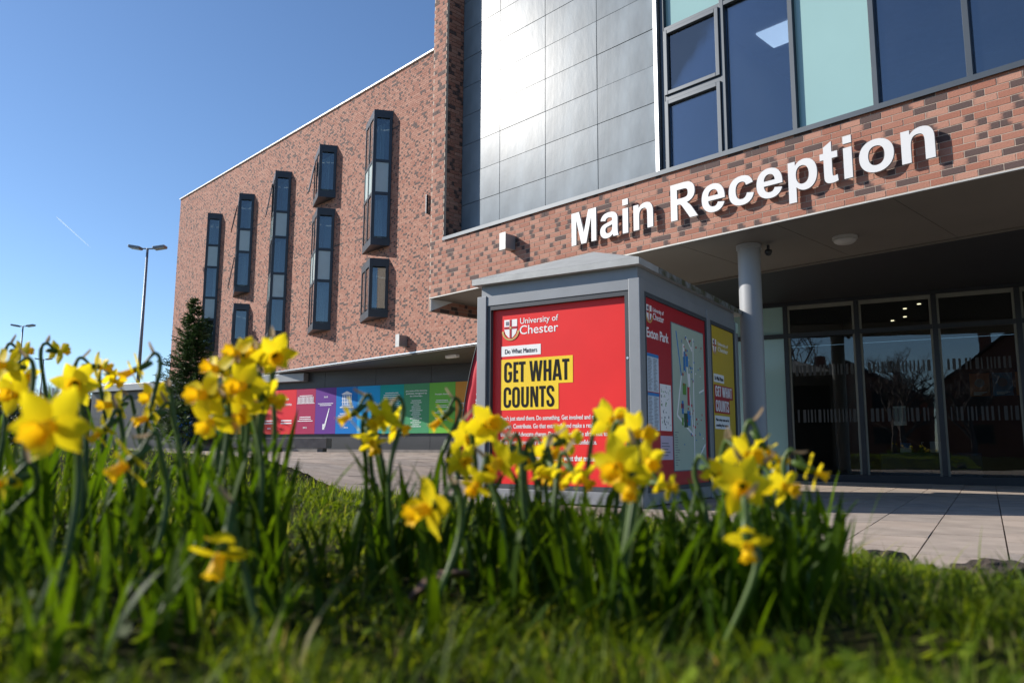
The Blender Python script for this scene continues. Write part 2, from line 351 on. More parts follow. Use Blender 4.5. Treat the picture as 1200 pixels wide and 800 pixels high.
# grass bed
def bed_grid(lo, hi, st):
    xs = np.arange(-9, 6.01, st); ys = np.arange(-3.0, 13.01, st)
    X, Y = np.meshgrid(xs, ys); E = edge_dist(X.ravel(), Y.ravel()).reshape(X.shape); Z = bedz(X, Y); nx = len(xs)
    fs = []
    for j in range(len(ys) - 1):
        for i in range(nx - 1):
            if min(E[j, i], E[j, i + 1], E[j + 1, i], E[j + 1, i + 1]) > -st * .9: fs.append((j * nx + i, j * nx + i + 1, (j + 1) * nx + i + 1, (j + 1) * nx + i))
    return np.stack([X.ravel(), Y.ravel(), np.where(E.ravel() < 0, gz(X.ravel(), Y.ravel()) - .03, Z.ravel())], 1), fs
v, f = bed_grid(-9, 9, .12)
me = bpy.data.meshes.new('grass_bed'); me.from_pydata(v.tolist(), [], f); me.polygons.foreach_set('use_smooth', [True] * len(me.polygons)); me.materials.append(M_SOIL)
bm_ = bmesh.new(); bm_.from_mesh(me); bmesh.ops.delete(bm_, geom=[q for q in bm_.verts if not q.link_faces], context='VERTS'); bm_.to_mesh(me); bm_.free()
tag(link('grass_bed', me), kind='structure')
# road behind the lawn (seen mirrored in the doors)
mb = MB(); mb.add([(-60, -11, .02), (60, -30, .02), (60, -37, .02), (-60, -18, .02)], [(0, 1, 2, 3)]); tag(mb.build('road', M_ASPH), kind='structure')

# ------------------------------------------------------------------ bricks
BL, BC, BJ = .225, .075, .010       # brick pitch, course, joint
KW_ = 1.75            # the wing stands well behind the reception block
def brick_tones(k=None):
    r = random.random() if k is None else k
    if r < .50: return (0, 0)
    if r < .54: return (1, 1)
    if r < .77: return (1, -.45)
    return (-.5, 1)
def brick_box(mb, x0, x1, z0, z1, y0=-.004, y1=.03, tn=None, va=None, axis=0):
    a, b = tn if tn else brick_tones(); va = random.random() if va is None else va
    if x1 - x0 < .07: a = b = random.choice((0, 0, 1))
    att = [(a, va), (b, va), (b, va), (a, va)] * 2
    if axis == 0: mb.box(x0, x1, y0, y1, z0, z1, att=att)
    else:         mb.box(y0, y1, x0, x1, z0, z1, att=[(a, va), (a, va), (b, va), (b, va)] * 2)
def courses(x0, x1, z0, n, keep=None, BL=BL, BC=BC, BJ=BJ):
    """rectangles of a stretcher bond between x0 and x1"""
    out = []
    for c in range(n):
        z = z0 + c * BC; off = (0, .5, .25, .75)[c % 4] * BL if False else (c % 2) * BL * .5
        k0 = math.floor((x0 - off) / BL) - 1; x = k0 * BL + off
        while x < x1:
            a, b = max(x, x0), min(x + BL, x1)
            if b - a > .22 * BL:
                r = (a + BJ / 2, b - BJ / 2, z + BJ / 2, z + BC - BJ / 2)
                if keep is None or keep(r): out.append(r)
            x += BL
    return out
BO = Vector((4.73, 7.5, 0)); BR = R(133.95 - 180)
SOFF, SILL = 3.29, 4.365
recep = empty('reception_block', BO, BR)
tag(recep, 'brick and zinc reception block with big upper windows over the entrance porch', 'building')
# brick band above the porch: the 300 that show largest are objects that share eight meshes
band = courses(-9.04, 4.0, SOFF + .02, 14)
VAR = []
for tn in ((0, 0), (0, 0), (0, 0), (0, 0), (1, 1), (1, -.35), (-.35, 1), (.42, 0)):
    mb = MB(); brick_box(mb, -.1075, .1075, -.0325, .0325, tn=tn, va=len(VAR) / 7.0); VAR.append(mb.mesh('brick', M_BRICK, att=True))
def bkey(r):
    return -r[1] if r[0] < .62 else 100
full = [r for r in band if r[1] - r[0] > .2]; full.sort(key=bkey)
objs = set(id(r) for r in full[:300])
mbr = MB()
for r in band:
    if id(r) in objs:
        q = random.random(); k = random.randrange(4) if q < .53 else (4 if q < .64 else random.choice((5, 6, 7)))
        o = link('brick', VAR[k], recep, ((r[0] + r[1]) / 2, random.uniform(-.0015, .0015), (r[2] + r[3]) / 2))
    else: brick_box(mbr, *r)
# pier at the left of the zinc: front and return
for r in courses(-9.04, -8.64, SILL, 88): brick_box(mbr, *r)
for r in courses(0.045, .50, SILL, 88): brick_box(mbr, *r, y0=-8.66, y1=-8.628, axis=1)
tag(mbr.build('bricks_further_along', M_BRICK, recep, att=True), kind='stuff')
mb = MB(); mb.box(-9.03, 4.0, 0.0, .36, SOFF + .012, SILL - .004); mb.box(-9.03, -8.64, 0.0, .60, SILL - .004, 11.0)
mb.build('mortar_backing', M_MORTAR, recep)
# flashing that caps the brick band
mb = MB(); mb.box(-8.63, 4.0, -.035, .40, SILL, SILL + .014); mb.box(-8.63, 4.0, -.038, -.03, SILL - .05, SILL + .012); mb.build('sill_flashing', M_FRAME, recep)
mb = MB(); mb.box(-9.02, 4.0, -.016, .02, SOFF - .004, SOFF + .010); mb.build('soffit_edge_trim', M_KROOF, recep)
# zinc cladding, each sheet a part
RC = .40
VJ = [-8.62, -7.57, -6.44, -5.30, -4.14]; HJ = [SILL + .02] + [5.06 + .5835 * k for k in range(11)]
mb = MB(); mb.box(-8.62, -4.10, RC + .03, RC + .2, SILL + .01, 11.0); mb.build('cladding_rail', M_ANTH, recep)
pan = {}
for i in range(4):
    for j in range(len(HJ) - 1):
        w = VJ[i + 1] - VJ[i] - .012; h = HJ[j + 1] - HJ[j] - .010; key = (round(w, 3), round(h, 3))
        if key not in pan:
            mb = MB()
            mb.box(0, w, 0, .028, 0, h); pan[key] = mb.mesh('cladding_panel', M_ZINC)
        link('cladding_panel', pan[key], recep, (VJ[i] + .006, RC + random.uniform(-.002, .002), HJ[j] + .005), (random.uniform(-.004, .004), 0, random.uniform(-.004, .004)))
mb = MB(); mb.box(-4.14, -4.075, RC - .10, RC + .1, SILL + .02, 11.0); bevel(mb.build('window_jamb', M_SILVER, recep), .004)
# curtain wall: frame, mullions, transoms, panes
MU = [-4.02, -3.04, -2.06, -1.07, -.09, .90, 1.89, 2.88, 3.87]
for x in MU:
    mb = MB(); mb.box(x - .032, x + .032, RC - .045, RC + .10, SILL + .075, 11.0); bevel(mb.build('mullion', M_FRAME, recep), .004, 1)
mb = MB(); mb.box(-4.073, 4.0, RC - .05, RC + .10, SILL + .014, SILL + .073); bevel(mb.build('bottom_rail', M_FRAME, recep), .004, 1)
def rail(xa, xb, z, hh=.03): mb = MB(); mb.box(xa + .033, xb - .033, RC - .04, RC + .09, z - hh, z + hh); mb.build('transom', M_FRAME, recep)
def pane(xa, xb, z0, z1, m, name='pane', y=RC + .02): mb = MB(); mb.box(xa, xb, y, y + .012, z0, z1); return mb.build(name, m, recep)
Z0 = SILL + .075
for i in range(len(MU) - 1):
    xa, xb = MU[i], MU[i + 1]
    tz = 6.68 if i < 2 else 7.9
    rail(xa, xb, tz); pane(xa + .034, xb - .034, tz + .03, tz + 1.6, M_SPAN)
    if i == 0:
        rail(xa, xb, 5.60, .04)
        for (a, b) in ((Z0, 5.56), (5.64, tz - .03)):
            mb = MB()
            for (x0, x1, zz0, zz1) in ((xa + .036, xa + .096, a + .004, b - .004), (xb - .096, xb - .036, a + .004, b - .004), (xa + .097, xb - .097, a + .004, a + .064), (xa + .097, xb - .097, b - .064, b - .004)):
                mb.box(x0, x1, RC - .07, RC + .05, zz0, zz1)
            cs = bevel(mb.build('casement', M_FRAME, recep), .006, 2)
            p = MB(); p.box(xa + .098, xb - .098, RC - .02, RC - .008, a + .065, b - .065); p.build('pane', M_GLASS_UP, cs)
    else: pane(xa + .034, xb - .034, Z0, tz - .03, M_SPAN if i in (2,) else M_GLASS_UP)
# upper room
mb = MB(); mb.box(-4.1, 4.0, RC + .25, 6.0, SILL - .2, SILL + .05); mb.box(-4.1, 4.0, 5.9, 6.0, SILL, 7.4); mb.box(-4.15, -4.06, RC + .12, 6.0, SILL + .05, 11); mb.box(4.0, 4.1, .3, 6.0, SILL, 11)
mb.build('upper_room', M_ROOM, recep)
mb = MB(); mb.box(-4.0, 4.0, RC + .3, 6.0, 7.32, 7.4); mb.build('upper_ceiling', mat('ceiling_tile', (.50, .50, .50), .9), recep)
M_PANEL = emit_mat('lit_panel', (1, .97, .92), 1.6)
mb = MB(); mb.box(-3.62, -3.02, 2.45, 3.05, 7.29, 7.325); mb.build('ceiling_light_panel', M_PANEL, recep)
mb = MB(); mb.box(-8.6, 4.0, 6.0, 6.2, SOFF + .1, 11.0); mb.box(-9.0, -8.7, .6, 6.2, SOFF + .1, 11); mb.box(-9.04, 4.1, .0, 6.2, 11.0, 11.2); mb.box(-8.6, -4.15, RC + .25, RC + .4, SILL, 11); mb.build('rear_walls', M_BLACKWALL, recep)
# porch soffit panels
xs = [-9.0] + [-7.75 + 1.38 * k for k in range(0, 9)]
for a, b in zip(xs[:-1], xs[1:]):
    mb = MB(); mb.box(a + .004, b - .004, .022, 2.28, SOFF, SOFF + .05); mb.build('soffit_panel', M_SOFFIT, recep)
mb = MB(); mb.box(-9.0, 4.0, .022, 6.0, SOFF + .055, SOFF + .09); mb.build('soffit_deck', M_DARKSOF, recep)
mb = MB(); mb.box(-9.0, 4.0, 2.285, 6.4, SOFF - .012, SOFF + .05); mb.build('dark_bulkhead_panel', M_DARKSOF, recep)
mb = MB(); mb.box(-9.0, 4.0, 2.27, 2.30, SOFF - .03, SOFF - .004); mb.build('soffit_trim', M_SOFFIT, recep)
# downstand along the left end of the porch, brick faced, with a flashing at its front corner
mbr = MB()
for r in courses(.01, 4.4, SOFF - .235, 3): brick_box(mbr, *r, y0=-9.0, y1=-8.985, axis=1)
tag(mbr.build('bricks_of_downstand', M_BRICK, recep, att=True), kind='stuff')
mb = MB(); mb.box(-9.04, -8.99, .0, 4.4, SOFF - .24, SOFF - .001); mb.build('downstand', M_MORTAR_D, recep)
mb = MB(); mb.add([(-8.982, 0, SOFF - .235), (-8.982, 0, SOFF - .004), (-8.982, .52, SOFF - .004), (-8.976, 0, SOFF - .235), (-8.976, 0, SOFF - .004), (-8.976, .52, SOFF - .004)], [(0, 1, 2), (5, 4, 3), (0, 3, 4, 1), (1, 4, 5, 2), (2, 5, 3, 0)]); mb.build('corner_flashing', M_WHITE, recep)
# round columns
def column(x, y):
    w = Matrix.Rotation(-BR, 3, 'Z') @ (Vector((x, y, 0)) - BO)
    mb = MB(); mb.lathe([(.148, 0), (.148, SOFF - .06)], 32, c=(w.x, w.y, 0)); o = mb.build('column', M_COLUMN, recep, smooth=True)
    o.modifiers.new('es', 'EDGE_SPLIT')
    mb = MB(); mb.lathe([(.165, SOFF - .06), (.165, SOFF - .001)], 32, c=(w.x, w.y, 0)); mb.build('collar', M_COLUMN, o)
column(3.20, 10.14); column(8.2, 5.6)

# ------------------------------------------------------------------ the wing with oriel windows
wing = empty('brick_wing', (BO.x * KW_, BO.y * KW_, CAMH * (1 - KW_)), BR); wing.scale = (KW_,) * 3
tag(wing, 'long brick wing with slanted dark bay windows left of the reception', 'building')
WL, WB, WT = -21.7, 2.345, 8.21
mbr = MB()
BCk = BC / KW_; nC = int((WT - WB) / BCk); WR = -5.8
for r in courses(WL, WR, WB, nC, BL=BL / KW_, BC=BCk, BJ=BJ / KW_, keep=lambda r: r[1] < -8.2 or r[3] < 4.0): brick_box(mbr, *r, y0=-.003, y1=.02)
tag(mbr.build('bricks', M_BRICK, wing, att=True), kind='stuff')
mb = MB(); mb.box(WL, WR, 0.0, .3, WB, WB + nC * BCk + .002); mb.box(WL, WL + .3, .3, 5, WB, WT); mb.box(WL, WR, 4.7, 5, WB, WT); mb.box(WR - .3, WR, .3, 4.7, WB, WT); mb.build('mortar_backing', M_MORTAR, wing)
mb = MB(); mb.box(WL - .03, WR, -.04, .4, WB + nC * BCk + .002, WB + nC * BCk + .030); mb.build('parapet_coping', M_WHITE, wing)
mb = MB(); mb.box(WL, WR, .1, 5, WT - .1, WT - .05); mb.build('roof', M_DARKSOF, wing)
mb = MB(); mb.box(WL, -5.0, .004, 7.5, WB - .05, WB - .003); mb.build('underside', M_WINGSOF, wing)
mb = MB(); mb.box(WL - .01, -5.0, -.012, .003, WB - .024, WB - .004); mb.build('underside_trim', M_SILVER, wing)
def oriel(xr, z0, z1, splits, kinds, dark=False, flaps=()):
    """triangular bay: long slanted face to the left, short face to the right; xr = right edge on the wall"""
    L_, Ap, Rr = (xr - 1.0, -.005), (xr - .20, -.33), (xr, -.005)
    mb = MB(); mb.prism([L_, Ap, Rr], z1 - .16, z1); mb.prism([L_, Ap, Rr], z0, z0 + .15)
    def posts(P, Q, cuts):
        d = Vector((Q[0] - P[0], Q[1] - P[1])); n = Vector((d.y, -d.x)).normalized() * .045; ln = d.length
        for t in cuts:
            w = .028 / ln; a = Vector(P) + d * max(0, t - w); b = Vector(P) + d * min(1, t + w)
            mb.prism([a, b, b - n * 1.0, a - n * 1.0] if True else 0, z0 + .15, z1 - .16)
        for s in splits:
            a, b = Vector(P) + d * .03, Vector(P) + d * .97
            mb.prism([a + n * .02, b + n * .02, b - n, a - n], s - .03, s + .03)
    posts(L_, Ap, (.05, .5, .96)); posts(Ap, Rr, (.09, .90))
    o = mb.build('oriel_window', M_ORIEL, wing)
    zs = [z0 + .15] + sorted(splits) + [z1 - .16]; kinds = list(kinds)[::-1]
    for k, (a, b) in enumerate(zip(zs[:-1], zs[1:])):
        m = M_SPAN_OR if kinds[k] == 's' else M_GLASS_OR
        for (P, Q, t0, t1) in ((L_, Ap, .09, .47), (L_, Ap, .53, .92), (Ap, Rr, .16, .84)):
            d = Vector((Q[0] - P[0], Q[1] - P[1])); n = Vector((d.y, -d.x)).normalized()
            p, q = Vector(P) + d * t0, Vector(P) + d * t1; p -= n * .012; q -= n * .012
            g = MB(); g.prism([p, q, q - n * .01, p - n * .01], a + .032, b - .032); g.build('pane', m, o)
        if kinds[k] != 's':
            cm = random.choice((M_CURT, M_CURT, M_CURT2)); g = MB(); wv = []
            xs_ = np.linspace(xr - .80, xr - .05, 26)
            half = random.uniform(.0, .7); gapw = random.choice((.3, .45, .6, .8))
            for i, x in enumerate(xs_):
                if i / 26 > half and i / 26 < half + gapw: continue
                g.box(x, x + .031, -.028 - .012 * math.sin(i * 1.9), -.016, a + .02, b - .02)
            g.build('curtain', cm, o)
    mb = MB(); mb.box(xr - .95, xr - .03, -.016, -.0135, z0 + .1, z1 - .1); mb.build('reveal', M_ROOM, o)
    for (t0, t1, a, b) in flaps:          # top hung vents standing open on the slanted face
        P = Vector(L_); d = Vector((Ap[0] - L_[0], Ap[1] - L_[1])); n = Vector((d.y, -d.x)).normalized()
        p, q = P + d * t0, P + d * t1; V = []
        for off in (.012, .035):
            V += [(*(p + n * off), b), (*(q + n * off), b), (*(q + n * (off + .11)), a + .03), (*(p + n * (off + .11)), a + .03)]
        g = MB(); g.add(V, [(0, 1, 2, 3), (7, 6, 5, 4), (0, 4, 5, 1), (1, 5, 6, 2), (2, 6, 7, 3), (3, 7, 4, 0)]); g.build('open_vent', M_ORIEL, o)
oriel(-10.34, 4.55, 7.38, (5.62, 6.30), 'csc')
oriel(-10.34, 3.10, 4.28, (), 'c')
oriel(-12.48, 6.05, 7.26, (), 'c', flaps=((.1, .5, 6.3, 7.0),))
oriel(-12.48, 3.08, 5.80, (4.16, 4.86), 'csc')
oriel(-14.56, 3.10, 7.20, (4.06, 4.66, 5.55, 6.18), 'cscsc', flaps=((.1, .5, 6.2, 7.0),))
oriel(-16.53, 4.50, 7.11, (5.55, 6.15), 'csc', flaps=((.1, .5, 6.2, 6.9), (.1, .5, 4.7, 5.5)))
oriel(-16.50, 3.10, 4.19, (), 'c')
oriel(-18.51, 3.15, 7.02, (4.02, 4.62, 5.48, 6.10), 'cscsc')
mb = MB(); mb.box(-9.12, -9.10, -.06, -.012, 4.93, 5.30); mb.build('vent_flap', M_FRAME, wing)
# black ground floor wall, turned out from the wing
HO = Vector((-6.03, 18.66, 0)); HR = R(150 - 180)
bw = empty('ground_floor_wall', (HO.x * KW_, HO.y * KW_, CAMH * (1 - KW_)), HR); bw.scale = (KW_,) * 3
tag(bw, 'black panelled ground floor wall behind the coloured hoarding', 'wall')
xs = [-7.0, -5.5, -4.0, -2.5, -1.0, .5, 2.0, 3.5, 5.0, 6.5, 8.0]
for a, b in zip(xs[:-1], xs[1:]):
    mb = MB(); mb.box(a + .004, b - .004, 0, .06, .40, 2.30 if b <= .6 else 2.29); mb.build('wall_panel', M_BLACKWALL, bw)
mb = MB(); mb.box(-7, 8, .062, .2, .3, 2.28); mb.box(7.8, 8, .2, 3.0, .3, 2.28); mb.build('wall_core', M_BLACKWALL, bw)
mb = MB(); mb.box(-7.0, 1.48, -.16, -.004, 2.08, 2.275); bevel(mb.build('flat_roof_fascia', M_KGREY, bw), .01)
mb = MB(); mb.box(-7, 8, -.03, -.001, .40, .52); mb.build('plinth_strip', M_CONC, bw)

# ------------------------------------------------------------------ glazed entrance
GO = Vector((6.85, 13.2, 0)); GR = R(150.2 - 180)
ent = empty('glazed_entrance', GO, GR)
tag(ent, 'dark framed glass entrance screen under the porch', 'entrance')
# local x along the screen (to the right), y inwards
GX = [-4.43, -3.22, -2.0, -.78, .44, 1.64, 2.85, 4.06]; GT = 3.21; TR = 2.65
for x in GX:
    mb = MB(); mb.box(x - .04, x + .04, -.05, .09, .13, GT - .001); bevel(mb.build('mullion', M_ANTH, ent), .004, 1)
mb = MB(); mb.box(GX[0] - .05, GX[-1] + .05, -.06, .10, .0, .128); mb.build('bottom_rail', M_ANTH, ent)
mb = MB(); mb.box(GX[0] - .05, GX[-1] + .05, -.06, .10, GT, SOFF - .014); mb.build('head_rail', M_ANTH, ent)
M_PALEIN = mat('pale_inner_frame', (.16, .165, .14), .6)
for i in range(len(GX) - 1):
    a, b = GX[i] + .041, GX[i + 1] - .041
    mb = MB(); mb.box(a, b, -.045, .085, TR - .04, TR + .04); mb.build('transom', M_ANTH, ent)
    for (z0, z1) in ((.13, TR - .041), (TR + .041, GT - .002)):
        mb = MB(); mb.box(a, b, .01, .022, z0, z1); p = mb.build('pane', M_SPAN if i <= 1 else M_GLASS_DR, ent)
        if i > 1:
            mb = MB()
            mb.box(a + .001, a + .035, -.03, .005, z0, z1); mb.box(b - .035, b - .001, -.03, .005, z0, z1)
            if z0 > 2: mb.box(a + .036, b - .036, -.03, .005, z1 - .07, z1)
            mb.build('inner_frame', M_PALEIN, p)
            if z0 < 1:       # two rows of frosted bars stuck on the glass
                mb = MB()
                for (c0, c1) in ((1.90, 2.09), (1.05, 1.28)):
                    x = a + .10
                    while x < b - .1:
                        w = random.choice((.022, .035, .05)); mb.box(x, x + w, .006, .009, c0, c1); x += w + random.choice((.03, .04, .06))
                tag(mb.build('frosted_bars', M_FROST, p), kind='stuff')
# lobby behind the glass
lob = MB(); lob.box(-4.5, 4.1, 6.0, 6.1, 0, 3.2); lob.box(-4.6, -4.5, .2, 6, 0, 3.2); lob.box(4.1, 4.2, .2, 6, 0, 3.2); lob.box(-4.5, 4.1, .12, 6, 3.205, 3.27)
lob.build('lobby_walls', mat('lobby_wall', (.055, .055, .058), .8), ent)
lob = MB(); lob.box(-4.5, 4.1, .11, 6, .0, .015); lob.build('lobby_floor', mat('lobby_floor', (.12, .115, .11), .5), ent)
M_SPOT = emit_mat('spot_light', (1, .82, .55), 2.5)
for (x, y) in ((-.05, 1.2), (.2, .8), (-.35, 2.6), (-.1, 2.2)):
    mb = MB(); mb.lathe([(.032, 3.192), (.032, 3.204)], 12, c=(x, y, 0)); mb.build('downlight', M_SPOT, ent)
def at_ent(x, y, z): return GO + Matrix.Rotation(GR, 3, 'Z') @ Vector((x, y, z))
# things inside and on the glass
o = MB().box(-.10, .10, -.002, .002, -.165, .165).build('paper_notice', M_PAPER, None, at_ent(-.19, .027, 1.145), (0, 0, GR)); tag(o, 'white paper notice stuck inside the middle entrance pane', 'notice')
o = MB().box(-.6, 1.0, 0, .45, .015, .52).build('window_counter', mat('counter_blue', (.02, .05, .10), .5), None, at_ent(0, .9, 0), (0, 0, GR)); bevel(o, .012); tag(o, 'dark blue low counter inside the glass entrance', 'counter')
o = empty('leaflet_box', at_ent(-.18, 1.05, .52), GR); tag(o, 'blue and white leaflet box on the dark blue counter', 'leaflet box')
MB().box(-.09, .09, -.05, .05, 0, .08).build('lower_tray', M_PAPER, o); MB().box(-.09, .09, -.05, .05, .081, .17).build('upper_tray', M_MAPB, o)
o = empty('pump_bottle', at_ent(.08, 1.05, .52), GR); tag(o, 'small clear pump bottle beside the leaflet box', 'bottle')
MB().lathe([(.036, 0), (.036, .10), (.014, .125), (.014, .14)], 14).build('bottle_body', M_FROST, o, smooth=True); MB().tube([(0, 0, .14), (0, 0, .18), (.035, 0, .18)], .007, 6).build('pump', M_PAPER, o)
o = MB().box(-.09, .09, -.006, .006, 0, .2).build('leaflet_stand', M_PALEBLUE, None, at_ent(.30, 1.05, .52), (R(-8), 0, GR)); tag(o, 'pale leaflet stand right of the pump bottle', 'leaflet stand')
for k, (m, lb) in enumerate(((mat('poster_orange', (.50, .14, .02), .5), 'left orange poster inside the right entrance pane'), (mat('poster_blue', (.01, .17, .32), .5), 'blue poster between two orange ones inside the entrance'), (mat('poster_orange_b', (.46, .15, .03), .5), 'right orange poster inside the right entrance pane'))):
    o = MB().box(-.15, .15, -.004, .004, -.20, .20).build('indoor_poster', m, None, at_ent(1.05 + .34 * k, .9, 1.70), (0, 0, GR)); tag(o, lb, 'poster')
    d = MB(); d.lathe([(.075, 0), (.075, .003)], 20); q = d.build('portrait_disc', M_GREYINK, o, (0, -.0045, .03), (R(90), 0, 0))
    d = MB()
    for j in range(3): d.box(-.1, .1 - .04 * j, -.008, -.0045, -.14 - .02 * j, -.13 - .02 * j)
    d.build('print_lines', M_PAPER, o)
o = empty('lobby_column', at_ent(-1.1, 2.2, .015)); tag(o, 'grey round column inside the lobby behind the left pane', 'column')
MB().lathe([(.15, 0), (.15, 3.18)], 24).build('shaft', M_COLUMN, o, smooth=True)
MB().lathe([(.17, 0), (.17, .08)], 24).build('base_ring', M_ANTH, o)

# ------------------------------------------------------------------ MAIN RECEPTION sign, wall lights
sg = empty('reception_sign', BO, BR); tag(sg, 'big white raised letters reading Main Reception on the brick band', 'sign')
# each glyph: outline paths in thousandths of an em; 'L' line, 'C' cubic curve
GL = {
 'M': (833, ['M71,0 L71,716 L287,716 L417,228 L545,716 L762,716 L762,0 L628,0 L628,563 L486,0 L347,0 L205,563 L205,0']),
 'a': (556, ['M174,361 L50,383 C70,480 140,531 274,531 C410,531 495,485 495,360 L493,160 C493,80 500,40 522,0 L386,0 C378,20 373,40 369,55 C325,10 275,-12 210,-12 C100,-12 36,60 36,150 C36,240 90,285 190,304 C270,319 330,333 358,345 L358,359 C358,410 330,423 268,423 C215,423 190,405 174,361',
             'M358,262 C335,254 300,245 250,235 C195,224 173,205 173,160 C173,115 205,85 250,85 C285,85 320,105 340,130 C355,150 358,175 358,234']),
 'i': (278, ['M72,0 L72,519 L209,519 L209,0', 'M72,589 L72,716 L209,716 L209,589']),
 'n': (611, ['M68,0 L68,519 L195,519 L195,443 C240,502 297,531 366,531 C480,531 543,455 543,322 L543,0 L406,0 L406,265 C406,385 390,426 318,426 C235,426 205,370 205,235 L205,0']),
 'R': (722, ['M73,0 L73,716 L377,716 C550,716 612,640 612,515 C612,400 540,335 430,310 C480,280 510,245 550,185 L668,0 L495,0 L390,160 C310,285 305,299 245,299 L218,299 L218,0',
             'M218,413 L325,413 C430,413 461,430 461,502 C461,575 430,595 350,595 L218,595']),
 'e': (556, ['M372,165 L509,142 C475,42 400,-12 289,-12 C120,-12 35,100 35,256 C35,430 130,531 275,531 C435,531 525,420 518,217 L174,217 C176,140 220,94 285,94 C330,94 358,118 372,165',
             'M380,304 C378,380 335,423 279,423 C220,423 175,378 176,304']),
 'c': (556, ['M524,366 L389,341 C382,395 350,421 299,421 C225,421 182,370 182,270 C182,150 225,99 301,99 C355,99 388,130 402,195 L537,172 C510,50 430,-12 295,-12 C135,-12 42,85 42,258 C42,432 135,531 298,531 C425,531 497,480 524,366']),
 'p': (611, ['M68,-198 L68,519 L195,519 L195,443 C230,497 290,531 361,531 C485,531 572,430 572,263 C572,90 485,-12 360,-12 C300,-12 255,12 205,64 L205,-198',
             'M204,268 C204,165 248,101 316,101 C385,101 432,155 432,258 C432,370 382,425 314,425 C245,425 204,370 204,268']),
 't': (333, ['M309,519 L309,409 L215,409 L215,200 C215,110 218,102 245,102 C258,102 275,106 297,115 L309,9 C280,-4 245,-12 205,-12 C110,-12 78,30 78,120 L78,409 L15,409 L15,519 L78,519 L78,622 L215,702 L215,519']),
 'o': (611, ['M40,267 C40,430 150,531 305,531 C465,531 571,420 571,261 C571,95 460,-12 306,-12 C150,-12 40,90 40,267', 'M180,260 C180,155 230,100 305,100 C382,100 431,155 431,261 C431,365 382,419 305,419 C230,419 180,365 180,260']),
 'E': (270, ['M40,0 L40,700 L250,700 L250,600 L150,600 L150,405 L235,405 L235,305 L150,305 L150,100 L250,100 L250,0']),
 'T': (300, ['M10,700 L290,700 L290,600 L205,600 L205,0 L95,0 L95,600 L10,600']),
 'H': (400, ['M40,0 L40,700 L150,700 L150,400 L250,400 L250,700 L360,700 L360,0 L250,0 L250,300 L150,300 L150,0']),
 'A': (400, ['M10,0 L125,700 L275,700 L390,0 L280,0 L262,125 L138,125 L120,0', 'M152,220 L248,220 L200,560']),
 'W': (570, ['M10,700 L115,700 L168,240 L230,700 L340,700 L402,240 L455,700 L560,700 L465,0 L345,0 L285,420 L225,0 L105,0']),
 'G': (400, ['M370,500 L265,500 L265,530 C265,585 245,610 203,610 C160,610 142,585 142,530 L142,170 C142,115 160,90 203,90 C245,90 265,115 265,170 L265,270 L215,270 L215,370 L370,370 L370,175 C370,60 310,-8 200,-8 C90,-8 32,60 32,175 L32,525 C32,640 90,708 200,708 C310,708 370,640 370,525']),
 'C': (395, ['M370,450 L265,450 L265,530 C265,585 245,610 203,610 C160,610 142,585 142,530 L142,170 C142,115 160,90 203,90 C245,90 265,115 265,170 L265,260 L370,260 L370,175 C370,60 310,-8 200,-8 C90,-8 32,60 32,175 L32,525 C32,640 90,708 200,708 C310,708 370,640 370,525']),
 'O': (406, ['M32,175 L32,525 C32,640 90,708 203,708 C315,708 374,640 374,525 L374,175 C374,60 315,-8 203,-8 C90,-8 32,60 32,175', 'M142,170 L142,530 C142,585 160,610 203,610 C246,610 264,585 264,530 L264,170 C264,115 246,90 203,90 C160,90 142,115 142,170']),
 'U': (406, ['M36,700 L146,700 L146,170 C146,115 164,90 205,90 C246,90 264,115 264,170 L264,700 L370,700 L370,175 C370,60 313,-8 203,-8 C93,-8 36,60 36,175']),
 'N': (423, ['M40,0 L40,700 L178,700 L285,285 L285,700 L383,700 L383,0 L270,0 L138,470 L138,0']),
 'S': (390, ['M28,175 L28,215 L132,215 L132,165 C132,112 155,90 195,90 C235,90 256,112 256,165 C256,215 235,250 165,312 C70,395 30,455 30,535 C30,645 88,708 195,708 C302,708 358,640 358,528 L358,505 L254,505 L254,535 C254,587 232,610 195,610 C158,610 137,588 137,540 C137,490 160,455 230,395 C325,312 364,250 364,170 C364,60 305,-8 195,-8 C85,-8 28,62 28,175']),
}
def glyph_mesh(ch, sx, sz, depth):
    cu = bpy.data.curves.new('glyph', 'CURVE'); cu.dimensions = '2D'; cu.fill_mode = 'BOTH'; cu.extrude = depth / 2
    for path in GL[ch][1]:
        pts = []
        for tok in path.split(' '):
            if tok[0] in 'ML': pts.append(tuple(float(q) for q in tok[1:].split(','))); pend = []
            elif tok[0] == 'C': pend = [tuple(float(q) for q in tok[1:].split(','))]
            else:
                pend.append(tuple(float(q) for q in tok.split(',')))
                if len(pend) == 3:
                    p0 = pts[-1]
                    for t in np.linspace(0, 1, 9)[1:]:
                        u = 1 - t; pts.append(tuple(u ** 3 * p0[i] + 3 * u * u * t * pend[0][i] + 3 * u * t * t * pend[1][i] + t ** 3 * pend[2][i] for i in (0, 1)))
        if abs(pts[0][0] - pts[-1][0]) + abs(pts[0][1] - pts[-1][1]) < .5: pts.pop()
        sp = cu.splines.new('POLY'); sp.points.add(len(pts) - 1); sp.use_cyclic_u = True
        for q, p in zip(sp.points, pts): q.co = (p[0] * sx, p[1] * sz, 0, 1)
    ob = bpy.data.objects.new('glyph_tmp', cu); col.objects.link(ob)
    me = bpy.data.meshes.new_from_object(ob.evaluated_get(bpy.context.evaluated_depsgraph_get())); bpy.data.objects.remove(ob); bpy.data.curves.remove(cu)
    me.transform(Matrix.Rotation(R(90), 4, 'X')); me.update()
    return me
xcur = 0.0; SX = 5.07 / 7248.0; SZ = .50 / 716.0
